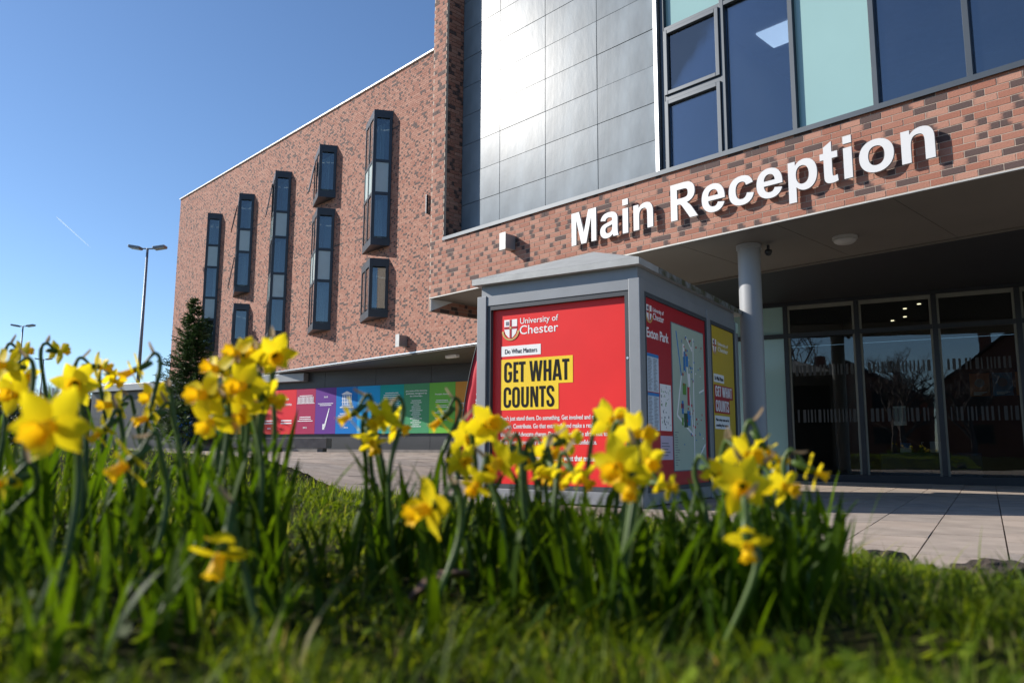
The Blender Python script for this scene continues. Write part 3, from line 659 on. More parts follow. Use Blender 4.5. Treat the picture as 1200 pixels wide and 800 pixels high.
for ch in 'Main Reception':
    if ch == ' ': xcur += 278 * SX; continue
    me = glyph_mesh(ch, SX, SZ, .03); me.materials.clear(); me.materials.append(M_LETTER); me.materials.append(M_LETTER_SIDE)
    nn = np.empty(len(me.polygons) * 3); me.polygons.foreach_get('normal', nn); nn = nn.reshape(-1, 3)
    me.polygons.foreach_set('material_index', [0 if abs(q[1]) > .7 else 1 for q in nn])
    link('letter', me, sg, (-5.42 - .05 + xcur, -.085, 3.588)); xcur += GL[ch][0] * SX
def glyph_text(body, parent, m, x, z, w, h, y):
    tot = sum(150 if c == ' ' else GL[c][0] for c in body) - 60; sx = w / tot; cur = -30 * sx
    for c in body:
        if c == ' ': cur += 150 * sx; continue
        me = glyph_mesh(c, sx, h / 700, .0016); me.materials.clear(); me.materials.append(m)
        link('letter', me, parent, (x + cur, y - .001, z)); cur += GL[c][0] * sx
def in_b(x, y, z): return BO + Matrix.Rotation(BR, 3, 'Z') @ Vector((x, y, z))
def in_w(x, y, z): q = in_b(x, y, z); return Vector((q.x * KW_, q.y * KW_, CAMH + (q.z - CAMH) * KW_))
def wall_light(x, z, s, label, place=None):
    o = empty('wall_light', (place or in_b)(x, -.006, z), BR); tag(o, label, 'wall light', 'box lights on the brick')
    b = MB(); b.box(-.07 * s, .07 * s, -.24 * s, 0, -.13 * s, .13 * s); bevel(b.build('housing', M_KGREY, o), .012)
    b = MB(); b.box(-.075 * s, .075 * s, -.25 * s, -.242 * s, -.15 * s, .15 * s); b.build('front_plate', M_KROOF, o)
wall_light(-6.80, 3.91, .95, 'grey box wall light on brick above the information kiosk')
wall_light(-9.72, 2.56, 1.4, 'grey box wall light low on the brick wing', in_w)
o = empty('dome_light', at(991, 297, 9.7)); o.location.z = SOFF; tag(o, 'round white dome light on the porch ceiling', 'ceiling light')
MB().lathe([(.155, 0), (.155, -.03)], 28).build('rim', M_DOME, o, smooth=False); MB().lathe([(.145, -.031), (.135, -.06), (.10, -.085), (.04, -.096)], 28).build('diffuser', M_DOME, o, smooth=True)
o = empty('security_camera', Vector((3.43, 10.04, SOFF - .02))); tag(o, 'small black security camera at the top of the porch column', 'camera')
MB().tube([(0, 0, 0), (0, 0, -.07)], .018, 8).build('bracket', M_BLK, o); MB().lathe([(.045, -.07), (.05, -.10), (.03, -.14), (.005, -.15)], 14).build('lens_dome', M_BLK, o, smooth=True)
o = MB().box(-.28, .28, -.08, .08, -.10, 0).build('bulkhead_light', M_WHITE, None, in_w(-9.0, .55, WB - .052), (0, 0, BR)); bevel(o, .015); tag(o, 'small bulkhead light under the brick wing overhang', 'ceiling light')

# ------------------------------------------------------------------ coloured hoarding
hd = empty('graphic_hoarding', (HO.x * KW_, HO.y * KW_, CAMH * (1 - KW_)), HR); hd.scale = (KW_,) * 3; tag(hd, 'long rainbow coloured graphic hoarding along the black wall', 'hoarding')
HP = [-1.81, -1.18, -.62, .04, .56, 1.16, 1.77, 2.40, 3.03, 3.67, 4.32, 4.99, 5.65, 6.30, 6.95]
HC = [(.02, .30, .20), (.75, .30, .03), (.78, .36, .05), (.66, .075, .065), (.62, .035, .045), (.34, .035, .09), (.13, .045, .24), (.012, .16, .46), (.015, .30, .62), (.012, .30, .29), (.07, .27, .13), (.14, .42, .06), (.50, .24, .04), (.40, .20, .04)]
M_PRINT = mat('white_print', (.78, .80, .82), .6)
def pbox(d, x0, x1, z0, z1): d.box(x0, x1, -.003, 0, z0, z1)
for k, c in enumerate(HC):
    w = HP[k + 1] - HP[k] - .004; b = MB(); b.box(0, w, -.03, 0, 0, 1.045)
    o = b.build('hoarding_panel', mat('hoarding_%d' % k, tuple(max(0, min(1, q * 1.12 - .012)) for q in c), .45, var=.03, spec=.2), hd, (HP[k] + .002, -.012, .865))
    d = MB()
    def lines(z, n, x0, x1, h=.012, st=.03, seed=0):
        for j in range(n):
            q = random.uniform(0, .14) * w; d.box(x0 + q, x1 - q, -.034, -.0305, z - j * st, z - j * st + h)
    cx = w / 2
    if k in (3, 4): lines(.70, 2, .18 * w, .82 * w); lines(.30, 2, .1 * w, .9 * w, .03, .06)
    if k == 4:
        add_text('2009', o, M_PRINT, cx - .06, .80, .12, .035, -.031, .02)
    if k == 3: add_text('2006', o, M_PRINT, cx - .06, .12, .12, .035, -.031, .02)
    if k == 5:
        for xx in np.linspace(.05, w - .09, 12): d.box(xx, xx + .022, -.034, -.0305, .72, .86)
        d.box(.03, w - .03, -.034, -.0305, .70, .715); d.box(.10, w - .10, -.034, -.0305, .875, .89)
        lines(.38, 3, .08 * w, .92 * w, .018, .045); add_text('2010', o, M_PRINT, cx - .06, .13, .12, .035, -.031, .02)
    if k == 6:
        add_text('2013', o, M_PRINT, cx - .06, .82, .12, .035, -.031, .02); lines(.68, 2, .1 * w, .9 * w, .014, .04)
        d.add([(.42, -.034, .58), (.44, -.034, .58), (.32, -.034, .14), (.27, -.034, .14)], [(0, 1, 2, 3)]); d.box(.24, .30, -.034, -.0305, .10, .22)
    if k == 7:           # little building with pediment and columns
        for xx in np.linspace(.19, .43, 6): d.box(xx, xx + .018, -.034, -.0305, .64, .86)
        for zz in (.62, .70, .78, .87): d.box(.17, .46, -.034, -.0305, zz, zz + .014)
        d.plate([(.15, .885), (.48, .885), (.315, .95)], -.034, -.0305); d.box(.12, .51, -.034, -.0305, .58, .60)
        lines(.44, 4, .06 * w, .9 * w, .014, .045); add_text('2014', o, M_PRINT, cx - .06, .12, .12, .035, -.031, .02)
    if k == 8: add_text('2015', o, M_PRINT, cx - .07, .84, .14, .04, -.031, .02); lines(.68, 3, .12 * w, .88 * w, .008, .04)
    if k == 9: lines(.86, 12, .1 * w, .9 * w, .014, .045)
    if k == 10:
        for j, t in enumerate(('Just some of the honorary', 'graduates recognised by', 'the University...')): add_text(t, o, M_PRINT, (.05, .06, .16)[j], .88 - .055 * j, w - (.10, .12, .32)[j], .032, -.031, .02)
        lines(.68, 14, .25 * w, .75 * w, .012, .042)
    if k == 11:
        add_text('Notable Alumni', o, M_PRINT, .15, .79, w - .3, .03, -.031, .02)
        for z in (.67, .56, .45, .30): lines(z, 2, .2 * w, .8 * w, .012, .035)
    if k in (12, 0): lines(.6, 6, .2 * w, .8 * w)
    if d.v: d.build('print_lines', M_PRINT, o)

# ------------------------------------------------------------------ information kiosk
KO = Vector((1.214, 7.297, 0.004)); KRZ = R(147.26 - 180)
ki = empty('information_kiosk', KO, KRZ)
tag(ki, 'grey metal information kiosk with pyramid roof and red poster panels', 'kiosk')
KW, KD_ = 1.92, 3.21
x0, x1 = -KW + .02, .02
for (px_, py_) in ((x0 + .06, .06), (x1 - .062, .06), (x1 - .062, KD_ - .06), (x0 + .06, KD_ - .06)):
    b = MB(); b.box(px_ - .06, px_ + .06, py_ - .06, py_ + .06, .0, 2.195); bevel(b.build('post', M_KGREY, ki), .006)
b = MB(); b.box(x1 - .11, x1 - .004, 1.985, 2.105, .0, 2.193); bevel(b.build('post', M_KGREY, ki), .006)
# head beam under the roof, header and sill rails
b = MB(); b.box(x0 + .035, x1 - .035, .035, KD_ - .035, 2.197, 2.315); b.build('head_beam', M_KGREY, ki)
for (a, bq, y0, y1) in ((x0 + .122, x1 - .124, .012, .09), (x0 + .122, x1 - .124, KD_ - .09, KD_ - .012)):
    b = MB(); b.box(a, bq, y0, y1, 2.085, 2.192); bevel(b.build('header_rail', M_KGREY, ki), .004); b = MB(); b.box(a, bq, y0, y1, .012, .135); bevel(b.build('sill_rail', M_KGREY, ki), .004)
for (ya, yb) in ((.122, 1.983), (2.107, KD_ - .122)):
    for xx in ((x1 - .09, x1 - .012), (x0 + .012, x0 + .09)):
        b = MB(); b.box(*xx, ya, yb, 2.085, 2.192); bevel(b.build('header_rail', M_KGREY, ki), .004); b = MB(); b.box(*xx, ya, yb, .012, .135); bevel(b.build('sill_rail', M_KGREY, ki), .004)
for zz in (.45, 1.42): MB().lathe([(.012, 0), (.012, .006)], 12).build('lock', M_SILVER, ki, (x1 - .145, .019, zz), (R(90), 0, 0))
# roof: slab with a drip edge and a low pyramid
ov = .035
rb = MB(); rx0, rx1, ry0, ry1 = x0 - ov, x1 + .02, -.055, KD_ + .22
rb.box(rx0, rx1, ry0, ry1, 2.318, 2.383)
rcx, rcy = (rx0 + rx1) / 2, (ry0 + ry1) / 2
rb.add([(rx0, ry0, 2.384), (rx1, ry0, 2.384), (rx1, ry1, 2.384), (rx0, ry1, 2.384), (rcx, .96, 2.79), (rcx, ry1 - 1.0, 2.79)], [(0, 1, 4), (1, 2, 5, 4), (2, 3, 5), (3, 0, 4, 5), (3, 2, 1, 0)])
roof = rb.build('roof', M_KROOF, ki)
mm, nn_, ll = nodes_of('mossy_fascia'); oo = nn_.new('ShaderNodeOutputMaterial'); bb = nn_.new('ShaderNodeBsdfPrincipled'); ll.new(bb.outputs[0], oo.inputs[0]); tt = nn_.new('ShaderNodeTexCoord'); z1_ = nn_.new('ShaderNodeTexNoise'); z1_.inputs['Scale'].default_value = 9; z1_.inputs['Detail'].default_value = 8; ll.new(tt.outputs['Object'], z1_.inputs[0]); rr_ = nn_.new('ShaderNodeValToRGB'); ll.new(z1_.outputs[0], rr_.inputs[0]); rr_.color_ramp.elements[0].position = .42; rr_.color_ramp.elements[0].color = (.055, .055, .022, 1); rr_.color_ramp.elements[1].position = .62; rr_.color_ramp.elements[1].color = (.19, .195, .19, 1); ll.new(rr_.outputs[0], bb.inputs['Base Color']); bb.inputs['Roughness'].default_value = .9
MB().box(rx1 + .0005, rx1 + .004, ry0 + .5, ry1, 2.320, 2.382).build('mossy_edge', mm, roof)
b = MB(); b.box(x1 + .001, x1 + .012, KD_ - .115, KD_ - .02, 2.05, 2.18); b.build('small_green_plate', mat('pale_green_plate', (.45, .60, .50), .5), ki)
# front poster
def gasket(parent, ax, xa, xb, z0, z1, t=.045, yf=.02, yb=.085):
    b = MB()
    for (a, c, d, e) in ((xa, xa + t, z0, z1), (xb - t, xb, z0, z1), (xa + t, xb - t, z0, z0 + t), (xa + t, xb - t, z1 - t, z1)):
        if ax == 0: b.box(a, c, yf, yb, d, e)
        else: b.box(x1 - yb, x1 - yf, a, c, d, e)
    return b.build('dark_gasket', M_KGREYD, ki)
fa, fb = x0 + .123, x1 - .125
gasket(ki, 0, fa, fb, .137, 2.083)
po = MB().box(fa + .046, fb - .046, .07, .084, .183, 2.036).build('poster_panel', M_RED, ki); po['label'] = 'red front poster reading Get What Counts'
def crest(parent, x, z, s, y):
    """shield with a red cross and a gold scroll, s = height"""
    sh = [(-.38, .5), (.38, .5), (.38, 0), (.30, -.22), (.15, -.38), (0, -.46), (-.15, -.38), (-.30, -.22), (-.38, 0)]
    b = MB()
    b.plate([(x + p * s, z + q * s) for p, q in sh], y - .002, y, 0)
    b.box(x - .06 * s, x + .06 * s, y - .004, y - .0021, z - .44 * s, z + .49 * s, 1); b.box(x - .37 * s, x - .062 * s, y - .004, y - .0021, z + .02 * s, z + .14 * s, 1); b.box(x + .062 * s, x + .37 * s, y - .004, y - .0021, z + .02 * s, z + .14 * s, 1)
    for t in range(18):
        th = R(188 + 164 * t / 17); r = .46 * s; b.box(x + r * math.cos(th) - .05 * s, x + r * math.cos(th) + .05 * s, y - .005, y - .0005, z - .06 * s + r * math.sin(th) - .04 * s, z - .06 * s + r * math.sin(th) + .04 * s, 2)
    b.box(x - .28 * s, x - .12 * s, y - .005, y - .0022, z + .22 * s, z + .40 * s, 3); b.box(x - .055 * s, x + .055 * s, y - .006, y - .0042, z + .03 * s, z + .14 * s, 2)
    return b.build('crest', [M_PAPER, M_REDD, M_GOLD, M_GREYINK], parent)
Y = .0695
crest(po, -1.505, 1.815, .215, Y)
add_text('University of', po, M_PAPER, -1.385, 1.865, .465, .066, Y, .006); add_text('Chester', po, M_PAPER, -1.39, 1.752, .47, .098, Y, .006)
MB().box(-1.622, -1.130, Y - .002, Y, 1.525, 1.635).build('white_strip', M_PAPER, po); add_text('Do What Matters', po, M_INK, -1.575, 1.553, .40, .052, Y - .0025, -.002)
b = MB(); b.box(-1.625, -.752, Y - .002, Y, 1.215, 1.492); b.box(-1.625, -.92, Y - .002, Y, .951, 1.2149); b.build('yellow_strip', M_YEL, po)
glyph_text('GET WHAT', po, M_INK, -1.585, 1.245, .785, .215, Y - .0025); glyph_text('COUNTS', po, M_INK, -1.59, .978, .62, .215, Y - .0025)
for j, (t, w) in enumerate((("Don't just stand there. Do something. Get involved and make something", 1.40), ('happen. Contribute. Go that extra mile and make a real difference to', 1.36), ("the world. Advocate change. Don't be passive. Be afraid not to try.", 1.34), ('Seize every opportunity and face the future with confidence.', 1.14))):
    add_text(t, po, M_PAPER, -1.63, .842 - .083 * j, w, .048, Y, .012)
add_text('At Chester, what counts is doing what that matters.', po, M_PAPER, -1.60, .43, 1.14, .056, Y, .022)
# right side: map board and yellow poster (x is across the face, so these are built in a turned frame)
side = [(.168, 1.938, 'red'), (2.152, KD_ - .168, 'yel')]
gasket(ki, 1, .123, 1.983, .137, 2.083, yf=.008, yb=.05); gasket(ki, 1, 2.107, KD_ - .123, .137, 2.083, yf=.008, yb=.05)
gasket(ki, 0, fa, fb, .137, 2.083, yf=KD_ - .085, yb=KD_ - .02)
MB().box(fa + .046, fb - .046, KD_ - .084, KD_ - .07, .183, 2.036).build('back_panel', M_KGREYD, ki)
MB().box(x0 + .07, x0 + .084, .168, 3.05, .14, 2.08).build('back_panel', M_KGREYD, ki)
sm = MB().box(0, 1.77, 0, .014, 0, 1.853).build('poster_panel', M_REDD, ki, (x1 - .022, .168, .183), (0, 0, R(90))); sm['label'] = 'deep red side board with the site map and lists'
def off(v): return v - .168
Yb = -.0005; ZB = .183
crest(sm, .10, 1.70, .17, Yb); add_text('University of', sm, M_PAPER, .20, 1.735, .29, .045, Yb, .006); add_text('Chester', sm, M_PAPER, .20, 1.655, .29, .07, Yb, .006)
add_text('Exton Park', sm, M_PAPER, .03, 1.46, .58, .10, Yb, .018)
b = MB()
b.box(.03, .32, Yb - .002, Yb, .925, 1.30, 0); b.box(.03, .32, Yb - .002, Yb, .545, .915, 0)
b.box(.03, .32, Yb - .003, Yb - .0021, 1.27, 1.302, 1); b.box(.03, .32, Yb - .003, Yb - .0021, .885, .9155, 1)
b.box(.345, .645, Yb - .002, Yb, .55, 1.02, 2); b.box(.335, .66, Yb - .002, Yb, .26, .50, 3)
for col_ in range(2):
    for j in range(24):
        for base in (.93, .55):
            if j * .0135 < .33: b.box(.045 + .14 * col_, .045 + .14 * col_ + random.uniform(.06, .11), Yb - .003, Yb - .0021, base + .01 + j * .0135, base + .0155 + j * .0135, 4)
for j in range(5): b.box(.36, .36 + random.uniform(.1, .25), Yb - .003, Yb - .0021, .30 + .03 * j, .31 + .03 * j, 4)
for j in range(40):
    p, q = random.uniform(.36, .62), random.uniform(.57, .99); b.box(p, p + random.uniform(.005, .03), Yb - .003, Yb - .0021, q, q + random.uniform(.005, .03), random.choice((4, 4, 5)))
b.build('printed_sheets', [M_PALEBLUE, M_MAPB, M_PAPER, M_LILAC, M_GREYINK, M_MAPF], sm)
b = MB(); mx0, mx1, mz0, mz1 = .70, 1.70, .15, 1.69
b.box(mx0 - .02, mx1 + .0, Yb - .003, Yb, mz0 - .012, mz1 + .012, 6); b.box(mx0, mx1 - .012, Yb - .005, Yb - .0031, mz0, mz1, 0)
def road(p, q, w, mi):
    d = Vector((q[0] - p[0], q[1] - p[1])); n = Vector((-d.y, d.x)).normalized() * w
    b.plate([(p[0] - n.x, p[1] - n.y), (q[0] - n.x, q[1] - n.y), (q[0] + n.x, q[1] + n.y), (p[0] + n.x, p[1] + n.y)], Yb - .0065, Yb - .0051, mi)
for p, q, w, mi in (((.82, 1.62), (.95, 1.15), .012, 1), ((.95, 1.15), (.80, .72), .014, 3), ((.80, .72), (1.28, .52), .014, 3), ((1.28, .52), (1.12, 1.3), .012, 3), ((1.30, .2), (1.34, 1.6), .012, 3), ((1.30, .18), (1.66, .42), .012, 3), ((1.5, 1.0), (1.66, 1.04), .01, 3), ((1.1, 1.6), (1.3, 1.45), .01, 3)): road(p, q, w, mi)
for (p, q, w, h, mi) in ((1.02, 1.20, .06, .22, 1), (1.10, 1.26, .06, .12, 1), (.98, .95, .10, .12, 4), (.94, .74, .05, .14, 1), (1.0, .60, .11, .15, 5), (.93, .62, .05, .08, 4), (.92, .80, .08, .05, 2), (1.10, .62, .09, .16, 1), (1.12, .84, .06, .2, 2), (1.0, 1.36, .05, .14, 3), (1.16, 1.05, .05, .14, 3)):
    b.box(p, p + w, Yb - .0085, Yb - .0067, q, q + h, mi)
for j in range(60):
    p, q = random.uniform(.95, 1.6), random.uniform(.35, 1.6); b.box(p, p + random.uniform(.01, .035), Yb - .010, Yb - .0087, q, q + random.uniform(.008, .03), random.choice((1, 2, 3, 2, 1)))
for j in range(14): b.box(.72, .72 + random.uniform(.05, .14), Yb - .0065, Yb - .0051, .2 + .026 * j, .207 + .026 * j, 6)
b.build('site_map', [M_MAPG, M_MAPB, M_MAPR, M_PAPER, M_MAPF, M_MAPD, M_GREYINK], sm)
sy = MB().box(0, KD_ - .168 - 2.152, 0, .014, 0, 1.853).build('poster_panel', M_OCHRE, ki, (x1 - .022, 2.152, .183), (0, 0, R(90))); sy['label'] = 'yellow poster with a red Get What Counts strip'
crest(sy, .13, 1.60, .18, Yb); add_text('University of', sy, M_PAPER, .26, 1.63, .40, .045, Yb, .004); add_text('Chester', sy, M_PAPER, .26, 1.555, .40, .06, Yb, .004)
b = MB(); b.box(.07, .46, Yb - .002, Yb, 1.17, 1.27, 0); b.box(.07, .80, Yb - .002, Yb, 1.03, 1.14, 1); b.box(.07, .80, Yb - .002, Yb, .98, 1.0299, 1); b.box(.07, .66, Yb - .002, Yb, .80, .9799, 1); b.box(.07, .64, Yb - .002, Yb, .61, .77, 0); b.build('poster_strips', [M_PAPER, M_REDD], sy)
add_text('Do What Matters', sy, M_INK, .10, 1.195, .33, .05, Yb - .0025, 0); glyph_text('GET WHAT', sy, M_PAPER, .11, 1.0, .64, .125, Yb - .0025); glyph_text('COUNTS', sy, M_PAPER, .11, .82, .51, .135, Yb - .0025)
add_text('Make today count and do', sy, M_INK, .10, .705, .50, .035, Yb - .0025, 0); add_text('something that matters', sy, M_INK, .10, .64, .47, .035, Yb - .0025, 0)

# ------------------------------------------------------------------ feather flag behind the kiosk
fl = empty('feather_flag', (-.61, 10.9, float(gz(-.61, 10.9))), R(-20)); tag(fl, 'red feather flag on a black pole left of the kiosk', 'flag')
zt = 1.95
pole = [(-.13 + .27 * (t ** 2.2), 0, zt * t) for t in np.linspace(0, 1, 16)] + [(.20, 0, zt + .03), (.30, 0, zt + .01)]
MB().tube(pole, .010, 8).build('pole', M_BLK, fl, smooth=True)
V = []; F = []; n = 22
for i in range(n + 1):
    t = .12 + .88 * i / n; xl = -.13 + .27 * (t ** 2.2) + .012; wd = .12 + .36 * min(1, (1 - t) * 5 + .15) * (.35 + .65 * t) + .05
    for j in range(6):
        s = j / 5; V.append((xl + wd * s, .018 * math.sin(i * .9 + j * 1.7) * s + .02 * math.sin(i * .35) * s, zt * t))
for i in range(n):
    for j in range(5): F.append((i * 6 + j, i * 6 + j + 1, (i + 1) * 6 + j + 1, (i + 1) * 6 + j))
o = MB().add(V, F).build('flag_cloth', leaf_mat('flag_cloth', (.62, .03, .05), (.70, .05, .07), .25, .6, 3, .3, False), fl, smooth=True); o.modifiers.new('s', 'SOLIDIFY').thickness = .002
add_text('campus tours', fl, M_PAPER, .12, .70, .75, .075, -.045, .01, rot=(0, R(-82), 0))
MB().box(-.30, .05, -.2, .2, 0, .03).build('base_plate', M_BLK, fl)

# ------------------------------------------------------------------ far left: lamps, trees, shed, bench
def lamp_post(px, py, Y, label):
    top = at(px, py, Y); h = top.z - .4
    o = empty('lamp_post', (top.x, top.y, .4)); tag(o, label, 'lamp post', 'floodlight masts beyond the flowers')
    MB().tube([(0, 0, 0), (0, 0, h)], [.11, .055], 12).build('pole', M_POLE, o, smooth=True)
    MB().tube([(-.55, 0, h - .02), (.55, 0, h - .02)], .035, 8).build('cross_arm', M_POLE, o)
    for s in (-1, 1):
        b = MB(); b.box(-.30, .30, -.22, .22, -.06, .07); q = bevel(b.build('floodlight', M_POLE, o, (s * .62, 0, h + .04), (0, R(-9 * s), 0)), .03)
        MB().box(-.26, .26, -.18, .18, -.075, -.062).build('lamp_glass', M_SILVER, q)
lamp_post(173, 291, 38, 'tall twin headed floodlight mast left of the brick wing')
lamp_post(27, 382, 62, 'smaller twin floodlight mast far left beyond the daffodils')
lamp_post(51, 421, 88, 'most distant little floodlight mast at far left')

def bare_tree(loc, h, seed, label, lean=0.0, dens=5, mt=M_BARK, thick=.030):
    rr = random.Random(seed); o = empty('bare_tree', loc); tag(o, label, 'tree', 'leafless trees')
    tr = MB(); cr = MB()
    def grow(p, d, ln, r, lev):
        pts = [p.copy()]; q = p.copy(); dd = d.copy()
        for i in range(3):
            dd = (dd + Vector((rr.uniform(-.16, .16), rr.uniform(-.16, .16), rr.uniform(-.02, .12)))).normalized(); q = q + dd * ln / 3; pts.append(q.copy())
        rad = [r, r * .88, r * .76, r * .62]
        (tr if lev < 1 else cr).tube(pts, rad, 6 if lev < 2 else 3, cap=False)
        if lev >= dens: return
        for k in range(rr.choice((3, 3, 4)) if lev else 5):
            t = rr.uniform(.35, 1); i = min(int(t * 3), 2); b = pts[i].lerp(pts[i + 1], t * 3 - i)
            ax = Vector((rr.uniform(-1, 1), rr.uniform(-1, 1), rr.uniform(-.1, .5))).normalized()
            grow(b, (dd * .55 + ax * .75).normalized(), ln * rr.uniform(.55, .75), r * .55, lev + 1)
    grow(Vector((0, 0, 0)), Vector((lean, 0, 1)), h * .38, h * thick, 0)
    tr.build('trunk', mt, o); cr.build('crown', mt, o)
    return o
M_TWIG = mat('grey_brown_twigs', (.115, .09, .085), .95, var=.2)
bare_tree((at(140, 500, 62).x, 62, .4), 7.2, 3, 'bare rounded tree behind the fence right of the small masts', mt=M_TWIG)
bare_tree((at(185, 500, 75).x, 75, .4), 6.6, 5, 'bare tree between the tall mast and the brick wing', mt=M_TWIG)
bare_tree((at(70, 500, 55).x, 55, .4), 6.4, 8, 'reddish bare tree behind the left daffodils', mt=mat('reddish_twigs', (.14, .08, .07), .95, var=.2))
bare_tree((at(15, 500, 58).x, 58, .4), 6.0, 11, 'bare tree at the far left edge of the picture', mt=M_TWIG)

def conifer(loc, h, rad, label):
    rr = random.Random(4); o = empty('conifer', loc); tag(o, label, 'conifer')
    MB().tube([(0, 0, 0), (0, 0, h)], [.07, .012], 8).build('trunk', M_BARK, o)
    br = MB(); V = []; F = []; A = []
    z = .35
    while z < h - .1:
        t = z / h; L0 = rad * (1 - t) ** .8 + .06
        for k in range(11 if t < .85 else 6):
            th = rr.uniform(0, 6.28); L_ = L0 * rr.uniform(.5, 1.25); d = Vector((math.cos(th), math.sin(th), 0)); p0 = Vector((0, 0, z + rr.uniform(-.05, .05)))
            tip = p0 + d * L_ + Vector((0, 0, L_ * rr.uniform(.05, .35)))
            br.tube([p0, p0.lerp(tip, .5) + Vector((0, 0, -.03)), tip], [.012, .008, .004], 4, cap=False)
            side = Vector((-d.y, d.x, 0))
            for q in range(int(20 + 34 * L_)):
                s = rr.uniform(.12, 1.05); b = p0.lerp(tip, s) + Vector((0, 0, -.05 * math.sin(s * 3)))
                dirv = (d * rr.uniform(.1, .9) + side * rr.uniform(-1, 1) + Vector((0, 0, rr.uniform(-.35, .5)))).normalized(); ln = rr.uniform(.10, .22)
                wv = dirv.cross(Vector((rr.uniform(-1, 1), rr.uniform(-1, 1), 1))).normalized() * .022
                n = len(V); V.extend([b - wv, b + wv, b + dirv * ln + wv * .4, b + dirv * ln - wv * .4]); F.append((n, n + 1, n + 2, n + 3)); v_ = rr.random(); A.extend([(0, v_)] * 4)
        z += rr.uniform(.10, .16)
    br.build('branches', M_BARK, o)
    MB().add(V, F, 0, A).build('crown', vary_mat('needles', [(0, (.015, .038, .010)), (.5, (.04, .09, .022)), (1, (.10, .17, .045))], .15, .6), o, att=True)
cx_ = at(226, 400, 34); conifer((cx_.x, 34, .39), at(230, 348, 34).z - .39, 1.75, 'dark green conifer in front of the left end of the brick wing')

# shelter with a red poster, fence, shrub, bench
p0, p1 = at(153, 500, 42), at(207, 500, 42); w = p1.x - p0.x
o = empty('cycle_shelter', (p0.x, 42, .38)); tag(o, 'dark flat roofed shelter with a small red poster left of the conifer', 'shelter')
MB().box(-.08, w + .1, -.08, 2.2, 3.5, 3.65).build('roof', M_KGREY, o)
for xx in (0, w - .06): MB().box(xx, xx + .06, 0, .06, 0, 3.5).build('post', M_KGREY, o)
for k in range(4): MB().box(.07 + k * (w - .14) / 4, .06 + (k + 1) * (w - .14) / 4, .02, .04, .1, 3.48).build('wall_panel', M_BLACKWALL, o)
q = MB().box(0, .75, -.012, 0, 0, 1.1).build('poster', M_RED, o, (.45, .018, 1.7)); MB().box(.1, .65, -.016, -.0125, .75, .9).build('print_lines', M_PAPER, q)
a = at(40, 500, 46); bx_ = at(152, 500, 46)
o = empty('timber_fence', (a.x, 46, .38)); tag(o, 'dark close boarded fence behind the left daffodils', 'fence')
nb = 40; fw_ = (bx_.x - a.x) / nb; fm = MB().box(.004, fw_ - .004, 0, .02, 0, 3.0).mesh('board', mat('dark_timber', (.035, .03, .027), .9, var=.3, scale=5))
for k in range(nb): link('board', fm, o, (k * fw_, random.uniform(-.005, .005), random.uniform(-.015, .015)))
for k in range(0, nb + 1, 7): MB().box(k * fw_ - .04, k * fw_ + .04, .03, .11, 0, 3.05).build('post', M_BARK, o)
def shrub(loc, rx, rz, n, stops, label, size=.05, cat='shrub'):
    rr = random.Random(int(loc[0] * 100)); o = empty('shrub', loc); tag(o, label, cat); V = []; F = []; A = []; st = MB()
    for k in range(14):
        th = rr.uniform(0, 6.28); r = rx * rr.uniform(.2, .8); st.tube([(0, 0, 0), (r * math.cos(th) * .5, r * math.sin(th) * .5, rz * .8), (r * math.cos(th), r * math.sin(th), rz * rr.uniform(1.2, 1.8))], [.012, .009, .004], 4, cap=False)
    st.build('stems', M_BARK, o)
    for k in range(n):
        d = Vector((rr.gauss(0, 1), rr.gauss(0, 1), rr.gauss(0, 1))).normalized() * rr.uniform(.35, 1) ** .5
        p = Vector((d.x * rx, d.y * rx, rz + d.z * rz)) * (1 + .18 * math.sin(d.x * 7 + d.z * 9)); a_ = Vector((rr.uniform(-1, 1), rr.uniform(-1, 1), rr.uniform(-1, 1))).normalized(); b_ = a_.orthogonal().normalized()
        s = size * rr.uniform(.6, 1.3); nn = len(V); V += [p - a_ * s, p + b_ * s * .45, p + a_ * s, p - b_ * s * .45]; F.append((nn, nn + 1, nn + 2, nn + 3)); A += [(0, rr.random())] * 4
    MB().add(V, F, 0, A).build('foliage', vary_mat('shrub_leaves', stops, .3), o, att=True)
p = at(217, 505, 33); shrub((p.x, 33, .39), .45, .75, 1600, [(0, (.01, .03, .015)), (.55, (.02, .05, .03)), (.8, (.015, .06, .20)), (1, (.03, .16, .42))], 'low dark shrub flecked with bright blue beside the conifer')
for k, (px_, Y_, rx_, rz_, lb) in enumerate(((18, 50, 2.6, 1.2, 'rounded evergreen hedge bush at the far left edge'), (62, 51, 2.5, 1.15, 'dark evergreen bush behind the left daffodils'), (105, 52, 2.6, 1.3, 'olive bush in front of the fence end'), (185, 52, 2.0, 1.0, 'small bush right of the shelter'))):
    p = at(px_, 500, Y_); shrub((p.x, Y_ - (9 if k == 2 else 0), .38), rx_, rz_, 2600, [(0, (.012, .022, .01)), (.6, (.03, .055, .02)), (1, (.07, .10, .03))], lb, .15)
a, b_ = at(262, 523, 28.2), at(386, 523, 28.2)
o = empty('concrete_bench', (a.x, 28.2, float(gz(a.x, 28.2))), R(-6)); tag(o, 'low weathered concrete bench in front of the coloured hoarding', 'bench')
q = MB().box(0, b_.x - a.x, 0, .6, .14, .50).build('seat', M_CONC, o); bevel(q, .015)
for xx in (.15, (b_.x - a.x) / 2 - .1, b_.x - a.x - .35): MB().box(xx, xx + .2, .06, .5, 0, .138).build('foot', M_CONC, o)
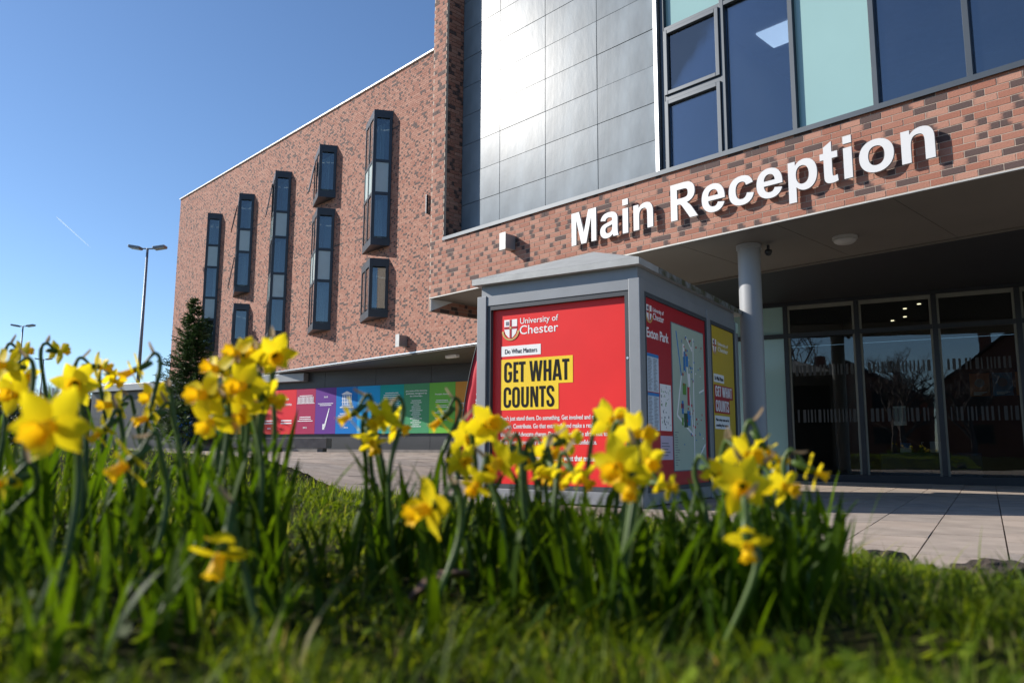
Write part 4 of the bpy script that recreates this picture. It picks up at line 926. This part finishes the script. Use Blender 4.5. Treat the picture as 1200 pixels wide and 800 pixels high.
# vapour trail
a, b_ = at(66, 254, 6000), at(106, 290, 6000)
d = b_ - a; n_ = Vector((0, 1, 0)).cross(d).normalized(); V = []; F = []
for i in range(15):
    t = i / 14; wd = 5.5 * (1 - .5 * t) * (1 if i else .3) * (.2 if i == 14 else 1)
    for k in range(6):
        th = k * math.pi / 3; V.append(a + d * t + n_ * wd * math.cos(th) + Vector((0, 1, 0)) * wd * math.sin(th))
for i in range(14):
    for k in range(6): F.append((i * 6 + k, i * 6 + (k + 1) % 6, (i + 1) * 6 + (k + 1) % 6, (i + 1) * 6 + k))
mv, nv, lv = nodes_of('vapour'); ov_ = nv.new('ShaderNodeOutputMaterial'); tv = nv.new('ShaderNodeBsdfTransparent'); d1 = nv.new('ShaderNodeBsdfDiffuse'); d1.inputs[0].default_value = (.95, .95, .95, 1); d2 = nv.new('ShaderNodeBsdfTranslucent'); d2.inputs[0].default_value = (.95, .95, .95, 1); dv = nv.new('ShaderNodeAddShader'); lv.new(d1.outputs[0], dv.inputs[0]); lv.new(d2.outputs[0], dv.inputs[1]); mxv = nv.new('ShaderNodeMixShader'); mxv.inputs[0].default_value = .22; lv.new(tv.outputs[0], mxv.inputs[1]); lv.new(dv.outputs[0], mxv.inputs[2]); lv.new(mxv.outputs[0], ov_.inputs[0])
tag(MB().add(V, F).build('vapour_trail', mv), 'thin white vapour trail across the blue sky', 'vapour trail')

# ------------------------------------------------------------------ across the road, mirrored in the doors
def house(loc, rz, w, d, h, rh, label):
    o = empty('brick_house', loc, rz); tag(o, label, 'house')
    M_HB = mat('house_brick', (.22, .09, .06), .9, var=.2, scale=12); M_RT = mat('roof_tile', (.07, .045, .04), .85, var=.25, scale=8)
    wl = MB(); wl.prism([(-w / 2, -d / 2), (w / 2, -d / 2), (w / 2, d / 2), (-w / 2, d / 2)], 0, h); wl.plate([(-w / 2, h), (w / 2, h), (0, h + rh)], -d / 2 + .02, d / 2 - .02); wl.build('wall', M_HB, o)
    rf = MB()
    for s in (-1, 1): rf.add([(s * (w / 2 + .3), -d / 2 - .3, h - .2), (s * (w / 2 + .3), d / 2 + .3, h - .2), (0, d / 2 + .3, h + rh + .06), (0, -d / 2 - .3, h + rh + .06), (s * (w / 2 + .3), -d / 2 - .3, h - .05), (s * (w / 2 + .3), d / 2 + .3, h - .05), (0, d / 2 + .3, h + rh + .2), (0, -d / 2 - .3, h + rh + .2)], [(0, 1, 2, 3), (7, 6, 5, 4), (0, 4, 5, 1), (1, 5, 6, 2), (2, 6, 7, 3), (3, 7, 4, 0)])
    r_ = rf.build('roof', M_RT, o); MB().box(-w * .3, -w * .3 + .7, -.5, .5, h + .4, h + rh + .9).build('chimney', M_HB, r_)
    for (x, z) in ((-w * .25, 1.0), (w * .25, 1.0), (-w * .25, 3.6), (w * .25, 3.6)):
        for s in (-1, 1):
            f_ = MB().box(x - .6, x + .6, s * (d / 2 + .02) - .03, s * (d / 2 + .02) + .03, z, z + 1.3).build('window', M_BARK, o); MB().box(x - .5, x + .5, s * (d / 2 + .05) - .015, s * (d / 2 + .05) + .015, z + .1, z + 1.2).build('pane', M_ANTH, f_)
house((-13.5, -33, 0), R(-20), 9, 9, 5.2, 3.4, 'gabled brick house mirrored in the right entrance pane')
house((-25, -30, 0), R(-24), 10, 8, 4.6, 2.8, 'lower gabled house mirrored in the middle entrance pane')
for k, (x, y, h, lb) in enumerate(((-20, -17, 11, 'big bare tree mirrored in the left entrance pane'), (-15.5, -21.5, 9.5, 'slender bare tree mirrored in the middle entrance pane'), (-25.5, -14.5, 10.5, 'bare tree mirrored beside the porch column'), (-11.5, -22, 8.5, 'bare tree mirrored before the gabled house'), (-18, -24, 10, 'bare tree mirrored between the two houses'))):
    bare_tree((x, y, 0), h, 20 + k, lb, mt=M_TWIG, thick=.022)
# ------------------------------------------------------------------ grass
def grass(n, y0, y1, hmin, hmax, wmin, wmax, seed, name, label, dens_pow=1.0, seg=3):
    g = np.random.default_rng(seed)
    y = y0 + (y1 - y0) * g.random(n * 3) ** dens_pow; x = (g.random(n * 3) * 2 - 1) * (.76 * y + .25); 
    e = edge_dist(x, y); k = (e > .0 + .05 * g.random(len(e))); x, y, e = x[k][:n], y[k][:n], e[k][:n]; n = len(x)
    # thin out in patches
    pat = np.sin(x * 9.1 + 1.7) * np.sin(y * 8.3 + .6) + .5 * np.sin(x * 23 + y * 17)
    keep = (g.random(n) < np.clip(.60 + .55 * pat, .08, 1)) & ((e > .32) | (x < .9) | (g.random(n) < .3)); x, y, e, pat = x[keep], y[keep], e[keep], pat[keep]; n = len(x)
    z = bedz(x, y) - .006
    h = (hmin + (hmax - hmin) * g.random(n) ** 1.6) * (.75 + .25 * np.clip(e / .3, 0, 1)) * (1 + .25 * pat * .5); w = wmin + (wmax - wmin) * g.random(n)
    th = g.random(n) * 2 * np.pi; lean = h * (.2 + 1.1 * g.random(n) ** 1.2); a2 = th + (g.random(n) - .5) * 2.0
    wx, wy = -np.sin(th) * w * .5, np.cos(th) * w * .5; vary = np.clip(g.normal(.42, .22, n), 0, .9); dry = g.random(n) < .05; vary[dry] = .9 + .1 * g.random(dry.sum())
    V = []; 
    for i in range(seg + 1):
        t = i / seg; ox = np.cos(a2) * lean * t ** 2; oy = np.sin(a2) * lean * t ** 2; oz = h * (t - .22 * t ** 2 * (lean / h)); s = (1 - t ** 1.6) if i < seg else 0.06
        V.append(np.stack([x + ox - wx * s, y + oy - wy * s, z + oz], 1)); V.append(np.stack([x + ox + wx * s, y + oy + wy * s, z + oz], 1))
    V = np.stack(V, 1).reshape(-1, 3); m = 2 * (seg + 1); base = np.arange(n) * m
    F = np.concatenate([np.stack([base + 2 * i, base + 2 * i + 1, base + 2 * i + 3, base + 2 * i + 2], 1) for i in range(seg)])
    me = bpy.data.meshes.new(name); me.vertices.add(len(V)); me.vertices.foreach_set('co', V.ravel()); me.loops.add(F.size); me.loops.foreach_set('vertex_index', F.ravel().astype(np.int32)); me.polygons.add(len(F)); me.polygons.foreach_set('loop_start', np.arange(0, F.size, 4, dtype=np.int32)); me.polygons.foreach_set('loop_total', np.full(len(F), 4, dtype=np.int32))
    me.update(calc_edges=True); me.validate()
    a = me.attributes.new('vary', 'FLOAT', 'POINT'); a.data.foreach_set('value', np.repeat(vary, m))
    me.materials.append(M_GRASS); me.polygons.foreach_set('use_smooth', [True] * len(me.polygons))
    return tag(link(name, me), label, 'grass', kind='stuff')
grass(100000, .45, 2.7, .010, .055, .0018, .0040, 1, 'near_grass', 'short lawn grass among the daffodils')
grass(44000, 2.4, 9.5, .02, .07, .003, .007, 2, 'further_grass', 'longer lawn grass towards the paving edge', 1.4)
grass(1500, .5, 2.2, .05, .12, .003, .0055, 3, 'long_grass', 'longer single grass blades standing above the lawn', 1.0, 5)
# ------------------------------------------------------------------ soil clods at the lawn edge
def clod(px, py, Y, s, label, seed):
    p = at(px, py, Y); bm = bmesh.new(); bmesh.ops.create_icosphere(bm, subdivisions=5, radius=s); rr = random.Random(seed)
    ph = [(Vector((rr.gauss(0, 1), rr.gauss(0, 1), rr.gauss(0, 1))).normalized() * rr.uniform(6, 60), rr.uniform(0, 6)) for _ in range(26)]
    for q in bm.verts:
        n = q.co.normalized(); k = sum(math.sin(f_.dot(n) * .28 + b0) * (1.3 / (3 + f_.length * .16)) for i, (f_, b0) in enumerate(ph)); q.co *= 1 + .26 * k; q.co.z *= .62; q.co.x *= 1.25
    me = bpy.data.meshes.new('soil_clod'); bm.to_mesh(me); bm.free(); me.materials.append(M_CLOD)
    z = max(float(bedz(p.x, p.y)), float(gz(p.x, p.y)))
    tag(link('soil_clod', me, None, (p.x, p.y, z + s * .55)), label, 'soil clod', 'soil clods at the lawn edge')
M_CLOD = mat('clod_soil', (.05, .037, .028), .95, var=.45, scale=25, bump=1.0, bscale=60)
clod(1035, 664, 3.2, .085, 'rough brown soil clod at the lawn edge below the doors', 1)
clod(1168, 676, 2.85, .10, 'rough brown soil clod nearest the right edge', 2)
clod(1078, 682, 3.0, .04, 'small dark soil clod between the two larger ones', 3)
clod(792, 742, 1.30, .022, 'small soil lump in the grass at bottom centre', 4)
clod(1165, 735, 1.8, .035, 'dark soil lump half hidden in grass at lower right', 5)
# ------------------------------------------------------------------ daffodils
def petal_mesh(seed):
    rr = random.Random(seed); V = []; F = []; nu, nv = 8, 5; tw = rr.uniform(-.12, .12); cv = rr.uniform(-.10, .16)
    for i in range(nu + 1):
        t = i / nu; w = .37 * (math.sin(math.pi * min(1, t * .93 + .10)) ** .75) * (1 - .28 * t); w = max(w, .02 if i == nu else .09)
        for j in range(nv):
            s = (j / (nv - 1)) * 2 - 1
            V.append((.12 + .90 * t, s * w, cv * t * t - .05 * t + .10 * (s * s) * w * 1.2 - .02 * math.cos(s * 9) * t + tw * s * t * .5))
    for i in range(nu):
        for j in range(nv - 1): F.append((i * nv + j, i * nv + j + 1, (i + 1) * nv + j + 1, (i + 1) * nv + j))
    return MB().add(V, F).mesh('petal', M_PETAL, smooth=True)
def trumpet_mesh(seed):
    rr = random.Random(seed); V = []; F = []; n = 24; prof = [(.15, -.16), (.19, .0), (.215, .18), (.235, .36), (.27, .54), (.335, .66), (.38, .70)]; ph = rr.uniform(0, 6)
    for i, (r, z) in enumerate(prof):
        fr = (0, 0, .01, .02, .035, .075, .10)[i]
        for k in range(n):
            th = 2 * math.pi * k / n; q = 1 + fr * math.sin(6 * th + ph) + fr * .6 * math.sin(11 * th + ph * 2); V.append((r * q * math.cos(th), r * q * math.sin(th), z + fr * .5 * math.sin(6 * th + ph)))
    for i in range(len(prof) - 1):
        for k in range(n): F.append((i * n + k, i * n + (k + 1) % n, (i + 1) * n + (k + 1) % n, (i + 1) * n + k))
    V.append((0, 0, -.2)); F += [(len(V) - 1, (k + 1) % n, k) for k in range(n)]
    return MB().add(V, F).mesh('trumpet', M_TRUMP, smooth=True)
def leaf_mesh(seed):
    rr = random.Random(seed); V = []; F = []; nu = 9; bend = rr.uniform(.05, .55); tw = rr.uniform(-.9, .9); fold = rr.random() < .28; fb = rr.uniform(.55, .75)
    p = Vector((0, 0, 0)); ang = rr.uniform(.02, .18)
    for i in range(nu + 1):
        t = i / nu; w = .021 * (1 - .25 * t) * (1 if t < .72 else max(.06, 1 - ((t - .72) / .28) ** 2)); a = tw * t
        for s, dz in ((-1, .25), (0, 0), (1, .25)):
            V.append((p.x + dz * w * -math.cos(ang) - s * w * math.sin(a) * .7, p.y + s * w * math.cos(a), p.z + dz * w * math.sin(ang)))
        ang += bend / nu * (1 + 1.5 * t) + (.9 if fold and t > fb and t < fb + .22 else 0); p = p + Vector((math.sin(ang), 0, math.cos(ang))) / nu
    for i in range(nu):
        for j in range(2): F.append((i * 3 + j, i * 3 + j + 1, (i + 1) * 3 + j + 1, (i + 1) * 3 + j))
    return MB().add(V, F).mesh('leaf', M_LEAF, smooth=True)
PET = [petal_mesh(k) for k in range(7)]; TRU = [trumpet_mesh(k) for k in range(3)]; LEA = [leaf_mesh(k) for k in range(12)]
M_DEAD = M_SPATHE
def spathe_mesh():
    V = []; F = []
    for i in range(6):
        t = i / 5; w = .0045 * math.sin(math.pi * min(1, t * .9 + .12))
        for s in (-1, 0, 1): V.append((t * .026, s * w, .004 * (abs(s) - 1) + .006 * t * t))
    for i in range(5):
        for j in range(2): F.append((i * 3 + j, i * 3 + j + 1, (i + 1) * 3 + j + 1, (i + 1) * 3 + j))
    return MB().add(V, F).mesh('spathe', M_SPATHE, smooth=True)
SPA = spathe_mesh()
def leaves(parent, base, n, rr, lo=.20, hi=.36, spread=.035):
    for k in range(n):
        th = rr.uniform(0, 6.28); r = spread * rr.random() ** .5; L_ = rr.uniform(lo, hi)
        x, y = r * math.cos(th), r * math.sin(th); z = float(bedz(base.x + x, base.y + y)) - base.z - .01
        o = link('leaf', rr.choice(LEA), parent, (x, y, z), (rr.uniform(-.12, .12), rr.uniform(-.1, .14), rr.uniform(0, 6.28))); o.scale = (L_, rr.uniform(.19, .34), L_)
def daffodil(px, py, wpx, Y, face, label, nl=3, seed=0, lo=.20, hi=.34):
    rr = random.Random(seed * 31 + int(px)); c = at(px, py, Y); r = wpx / FPX * Y * .5 * 1.10
    f = Vector((face[0], -face[1], face[2])).normalized()
    back = c - f * (r * .55)
    bx, by = back.x + rr.uniform(-.05, .05) - f.x * .03, back.y + rr.uniform(-.04, .05) - f.y * .02
    bz = float(bedz(bx, by)); base = Vector((bx, by, bz))
    o = empty('daffodil', base); tag(o, label, 'daffodil', 'daffodils in the lawn')
    rel = lambda p: p - base
    # stem: up, then nodding over into the flower
    top = back - f * .022 + Vector((0, 0, .016)); mid = base.lerp(top, .55) + Vector((rr.uniform(-.02, .02), rr.uniform(-.02, .02), 0))
    P = [base + Vector((0, 0, -.01))]; ctl = [base, mid, top + Vector((0, 0, -.03)) - Vector((f.x, f.y, 0)) * .012, top, back]
    def cat_(p0, p1, p2, p3, t): return .5 * ((2 * p1) + (p2 - p0) * t + (2 * p0 - 5 * p1 + 4 * p2 - p3) * t * t + (3 * p1 - p0 - 3 * p2 + p3) * t ** 3)
    for i in range(4):
        q = [ctl[max(i - 1, 0)], ctl[i], ctl[i + 1], ctl[min(i + 2, 4)]]
        for s in range(1, 6): P.append(cat_(*q, s / 5))
    MB().tube([rel(p) for p in P], [.0042] * 12 + [.0036] * 5 + [.003, .003, .0035, .005], 7).build('stem', M_STEM, o, smooth=True)
    m = f.to_track_quat('Z', 'Y').to_matrix().to_4x4(); roll = rr.uniform(0, 1.05)
    for k in range(6):
        a = roll + k * math.pi / 3 + rr.uniform(-.10, .10)
        tilt = rr.uniform(-.10, .30) + (.05 if k % 2 else 0)
        q = link('petal', rr.choice(PET), o); q.matrix_local = Matrix.Translation(rel(c)) @ m @ Matrix.Rotation(a, 4, 'Z') @ Matrix.Rotation(tilt, 4, 'Y') @ Matrix.Translation((0, 0, -.012 * (k % 2))) @ Matrix.Diagonal((r * rr.uniform(.92, 1.05), r * rr.uniform(.9, 1.1), r, 1))
    q = link('trumpet', rr.choice(TRU), o); q.matrix_local = Matrix.Translation(rel(c)) @ m @ Matrix.Rotation(rr.uniform(0, 6), 4, 'Z') @ Matrix.Diagonal((r * .88, r * .88, r * rr.uniform(.85, 1.0), 1))
    MB().lathe([(.004, -.03), (.0055, -.018), (.0062, -.006), (r * .17, .004)], 8).build('ovary', M_STEM, o, smooth=True).matrix_local = Matrix.Translation(rel(c - f * r * .22)) @ m
    q = link('spathe', SPA, o); q.matrix_local = Matrix.Translation(rel(top)) @ Matrix.Rotation(math.atan2(f.y, f.x) + rr.uniform(-.8, .8), 4, 'Z') @ Matrix.Rotation(rr.uniform(-.9, .5), 4, 'Y')
    Hh = max(.13, c.z - bz); leaves(o, base, nl, rr, min(.6 * Hh, .24), min(1.02 * Hh, .36))
CAMF = (-.15, .95, -.10)
FL = [
 (58, 500, 92, .80, (.05, .92, -.30), 'largest daffodil at left, nearest the camera, facing it squarely'),
 (88, 450, 50, 1.30, (.35, .85, -.15), 'bright daffodil above and right of the largest left one'),
 (129, 474, 38, 1.55, (-.45, .80, -.10), 'small star shaped daffodil right of the largest left one'),
 (15, 462, 46, 1.25, (.1, .95, -.1), 'daffodil near the left edge behind the largest one'),
 (4, 428, 46, 1.20, (-.3, .8, .0), 'daffodil cut by the left edge, highest there'),
 (27, 440, 38, 1.45, (.75, .3, -.2), 'shaded olive daffodil near the left edge facing right'),
 (29, 411, 26, 1.75, (.3, -.85, .1), 'small daffodil seen from behind below the smaller mast'),
 (71, 411, 29, 1.70, (.25, -.9, .1), 'star shaped daffodil seen from behind against the sky'),
 (118, 430, 34, 1.60, (.5, -.6, .0), 'olive daffodil from behind right of the lone sky star'),
 (135, 446, 28, 1.62, (.7, .2, -.45), 'small shaded daffodil nodding right below the olive one'),
 (155, 435, 40, 1.42, (-.80, .25, -.45), 'daffodil in profile with long arched neck before the tall mast'),
 (179, 465, 40, 1.45, (-.25, .85, -.15), 'daffodil in front of the dark shelter facing the camera'),
 (171, 490, 36, 1.40, (-.70, .6, -.35), 'daffodil nodding left below the one before the shelter'),
 (115, 508, 34, 1.25, (-.5, .5, -.65), 'small daffodil nodding down right of the largest left flower'),
 (146, 545, 58, .95, (-.62, .45, -.62), 'low daffodil hanging down and left with a papery brown sheath'),
 (2, 566, 34, .95, (-.4, .8, -.2), 'low daffodil half cut by the left edge'),
 (253, 432, 46, 1.22, (-.55, .8, .1), 'upper left flower of the tall daffodil cluster'),
 (278, 415, 46, 1.25, (-.35, .85, .15), 'upper middle flower of the tall daffodil cluster'),
 (300, 414, 44, 1.28, (-.3, .9, .1), 'flower second from top right in the tall cluster'),
 (322, 416, 50, 1.24, (.35, .75, -.35), 'top right flower of the tall daffodil cluster'),
 (284, 452, 56, 1.12, (-.2, .92, -.15), 'middle flower of the tall daffodil cluster'),
 (238, 462, 58, 1.10, (-.35, .9, -.10), 'left flower of the tall daffodil cluster'),
 (247, 494, 52, 1.08, (-.15, .8, -.45), 'lowest left flower of the tall cluster'),
 (286, 482, 44, 1.14, (.05, .75, -.55), 'lowest middle flower of the tall cluster'),
 (318, 467, 44, 1.18, (.75, .35, -.40), 'shaded right flower of the tall cluster facing right'),
 (258, 652, 68, .80, (-.12, .35, -.90), 'single low daffodil hanging straight down in the left grass'),
 (408, 488, 38, 1.30, (-.75, .25, -.55), 'profile daffodil nodding left before the purple hoarding panel'),
 (447, 490, 48, 1.22, (-.50, .65, -.45), 'bright daffodil before the light blue hoarding panel'),
 (436, 518, 40, 1.28, (.35, .3, -.80), 'shaded daffodil hanging below the light blue panel'),
 (465, 497, 40, 1.34, (.7, .3, -.40), 'olive daffodil facing right before the teal panel'),
 (515, 493, 34, 1.40, (-.65, .1, -.60), 'slim daffodil in profile before the bright green panel'),
 (500, 595, 68, .95, (-.72, .62, -.30), 'large low daffodil alone in the centre facing left'),
 (572, 497, 52, 1.20, (.45, .80, .05), 'tall shaded daffodil at the left kiosk post'),
 (548, 512, 38, 1.30, (.3, .75, -.3), 'shaded daffodil just left of the kiosk post'),
 (541, 540, 40, 1.18, (.45, .8, -.1), 'olive daffodil lower left of the kiosk post'),
 (585, 541, 52, 1.08, (-.55, .55, -.55), 'bright daffodil nodding left before the poster text'),
 (558, 567, 42, 1.05, (-.35, .70, -.55), 'bright low daffodil left of the poster bottom corner'),
 (612, 535, 44, 1.22, (.55, .6, -.3), 'shaded daffodil right of the bright one before the poster text'),
 (634, 552, 40, 1.18, (.45, .4, -.70), 'olive daffodil hanging before the middle of the poster'),
 (644, 530, 38, 1.26, (.5, .70, -.2), 'olive daffodil before the end of the third poster line'),
 (667, 514, 44, 1.25, (.55, -.5, .2), 'olive daffodil from behind before the poster text end'),
 (655, 558, 38, 1.15, (.4, .55, -.65), 'shaded daffodil nodding before the lower poster'),
 (682, 560, 42, 1.12, (.6, .45, -.5), 'shaded daffodil left of the bright pair at the kiosk corner'),
 (718, 492, 50, 1.18, (.45, .85, .0), 'tall olive daffodil before the kiosk front corner'),
 (748, 508, 56, 1.10, (.55, .80, -.05), 'broad olive daffodil just right of the kiosk corner post'),
 (724, 547, 70, .98, (-.45, .8, -.25), 'big bright daffodil in front of the kiosk corner'),
 (740, 566, 52, .96, (-.25, .55, -.75), 'bright daffodil hanging below the big one at the kiosk corner'),
 (760, 540, 46, 1.06, (.2, .85, -.30), 'daffodil right of the big bright one at the kiosk corner'),
 (783, 570, 32, 1.10, (.65, .65, -.15), 'small daffodil in front of the red map board'),
 (844, 556, 40, 1.10, (.5, .7, -.25), 'olive daffodil before the yellow side poster'),
 (876, 533, 52, 1.06, (.40, .85, -.10), 'upper olive daffodil at the foot of the porch column'),
 (870, 569, 68, .90, (-.30, .88, -.22), 'big bright daffodil at the foot of the porch column'),
 (899, 527, 32, 1.14, (.55, .2, -.75), 'small daffodil nodding right beside the porch column'),
 (914, 541, 30, 1.15, (.35, .8, .2), 'small daffodil before the pale green glass'),
 (919, 569, 46, 1.02, (.45, .80, -.25), 'daffodil facing right before the left entrance pane'),
 (957, 553, 38, 1.10, (.85, .25, -.40), 'rightmost daffodil, in profile facing right'),
 (876, 638, 54, .84, (-.10, .45, -.85), 'lowest right daffodil hanging down below the others'),
]
for k, (px_, py_, w_, Y_, fc, lb) in enumerate(FL): daffodil(px_, py_, w_, Y_, fc, lb, nl=4 if px_ < 350 else 5, seed=k, lo=.20, hi=.33 if px_ > 350 else .38)
# tufts of leaves without a flower
TU = [(40, 1.0, 'leaf tuft under the largest left daffodil'), (120, .95, 'leaf tuft at lower left below the hanging daffodil'), (190, 1.15, 'leaf tuft left of the tall cluster'), (255, 1.2, 'leaf tuft at the foot of the tall cluster'), (315, 1.1, 'leaf tuft right of the tall cluster'), (20, 1.5, 'leaf tuft at the far left edge'), (90, 1.5, 'leaf tuft behind the largest left daffodil'), (160, 1.6, 'leaf tuft before the dark shelter'),
      (425, 1.25, 'leaf tuft below the blue hoarding panels'), (475, 1.35, 'leaf tuft below the green hoarding panels'), (560, 1.2, 'leaf tuft at the left kiosk post'), (615, 1.2, 'leaf tuft below the poster text'), (665, 1.15, 'leaf tuft below the middle of the poster'), (715, 1.1, 'leaf tuft below the kiosk corner'), (765, 1.15, 'leaf tuft below the map board'), (815, 1.1, 'leaf tuft below the yellow side poster'), (850, 1.15, 'leaf tuft left of the rightmost daffodil group'), (70, .72, 'nearest leaf tuft at lower left'), (150, .78, 'near leaf tuft at bottom left'),
      (225, .95, 'leaf tuft left of the single hanging daffodil'), (590, 1.45, 'leaf tuft against the kiosk front'), (690, 1.4, 'leaf tuft behind the shaded daffodils before the poster'), (790, 1.0, 'near leaf tuft below the map board'), (885, 1.05, 'leaf tuft under the lowest right daffodil'), (300, .9, 'leaf tuft right of the single hanging daffodil'), (640, 1.05, 'near leaf tuft below the poster middle'), (740, .98, 'near leaf tuft below the bright kiosk corner daffodils')]
TU += [(862, 1.25, 'leaf tuft below the big daffodil at the porch column'), (900, 1.35, 'rightmost leaf tuft of the right clump'), (832, 1.4, 'leaf tuft behind the yellow side poster daffodils'), (878, 1.5, 'leaf tuft at the back of the right clump'), (920, 1.2, 'leaf tuft leaning out over the paving at right'), (845, 1.02, 'near leaf tuft left of the lowest right daffodil'), (800, 1.22, 'leaf tuft between the map board and yellow poster daffodils'), (905, 1.08, 'near leaf tuft right of the lowest right daffodil'), (930, 1.32, 'outermost leaf tuft at the back right of the clump')]
TU += [(-30, 1.0, 'leaf tuft cut by the left edge, nearest the camera'), (-35, 1.3, 'leaf tuft cut by the left edge behind the nearest'), (-15, 1.8, 'leaf tuft cut by the left edge, furthest back')]
for k, (px_, Y_, lb) in enumerate(TU):
    rr = random.Random(900 + k); x = (px_ - 600) / FPX * Y_; b0 = Vector((x, Y_, float(bedz(x, Y_))))
    o = empty('daffodil_leaf_tuft', b0); tag(o, lb, 'leaf tuft', 'daffodil leaf tufts'); leaves(o, b0, 13 if 350 < px_ < 780 else 20, rr, *((.06, .13) if (Y_ < .96 and px_ < 350) else (.11, .21) if 350 < px_ < 800 else (.13, .25) if px_ < 350 else (.10, .19)), .085)

# a pair of pale blades and a dead leaf in the centre foreground
b0 = Vector((.01, .92, float(bedz(.01, .92)))); o = empty('strap_leaf_pair', b0); tag(o, 'pair of pale strap leaves leaning right at bottom centre', 'leaf tuft')
for k, (L_, th) in enumerate(((.13, .1), (.14, -.25))):
    q = link('leaf', LEA[k * 5], o, (.02 * k, -.02 * k, 0), (0, R(22 + 10 * k), th)); q.scale = (L_, .30, L_)
V = []; F = []
for i in range(9):
    t = i / 8; w = .016 * math.sin(math.pi * (t * .94 + .03)) + .001
    for sgn in (-1, 0, 1): V.append((t * .085, sgn * w, .012 * math.sin(t * 3) + .010 * abs(sgn)))
for i in range(8):
    for j in range(2): F.append((i * 3 + j, i * 3 + j + 1, (i + 1) * 3 + j + 1, (i + 1) * 3 + j))
p = at(480, 785, 1.0); o = MB().add(V, F).build('dead_leaf', mat('dead_leaf_brown', (.16, .09, .06), .8, var=.3, scale=60), None, (p.x, p.y, float(bedz(p.x, p.y)) + .035), (0, R(-18), R(25)), smooth=True); tag(o, 'curled brown dead leaf lying in the grass at bottom centre', 'leaf')

g = np.random.default_rng(5); n = 9000; y = .5 + 2.2 * g.random(n); x = (g.random(n) * 2 - 1) * (.74 * y + .2); pt = np.sin(x * 6.1 + 2) * np.sin(y * 7.3) + .4 * g.normal(size=n); k = (edge_dist(x, y) > .1) & (pt > .25); x, y = x[k], y[k]; n = len(x)
z = bedz(x, y) + .004 + .022 * g.random(n); r = .004 + .007 * g.random(n); V = np.zeros((n, 6, 3)); tx = g.normal(0, .45, n); ty = g.normal(0, .45, n); th0 = g.random(n) * 6.28
for q in range(6):
    a = th0 + q * math.pi / 3; dx, dy = r * np.cos(a), r * np.sin(a); V[:, q, 0] = x + dx; V[:, q, 1] = y + dy; V[:, q, 2] = z + dx * tx + dy * ty
F = [tuple(range(i * 6, i * 6 + 6)) for i in range(n)]
tag(MB().add(V.reshape(-1, 3).tolist(), F, 0, [(0, q) for q in np.repeat(np.clip(g.normal(.45, .2, n), 0, .88), 6).tolist()]).build('lawn_weeds', M_GRASS, att=True), 'tiny round weed leaves in the lawn', 'weeds', kind='stuff')
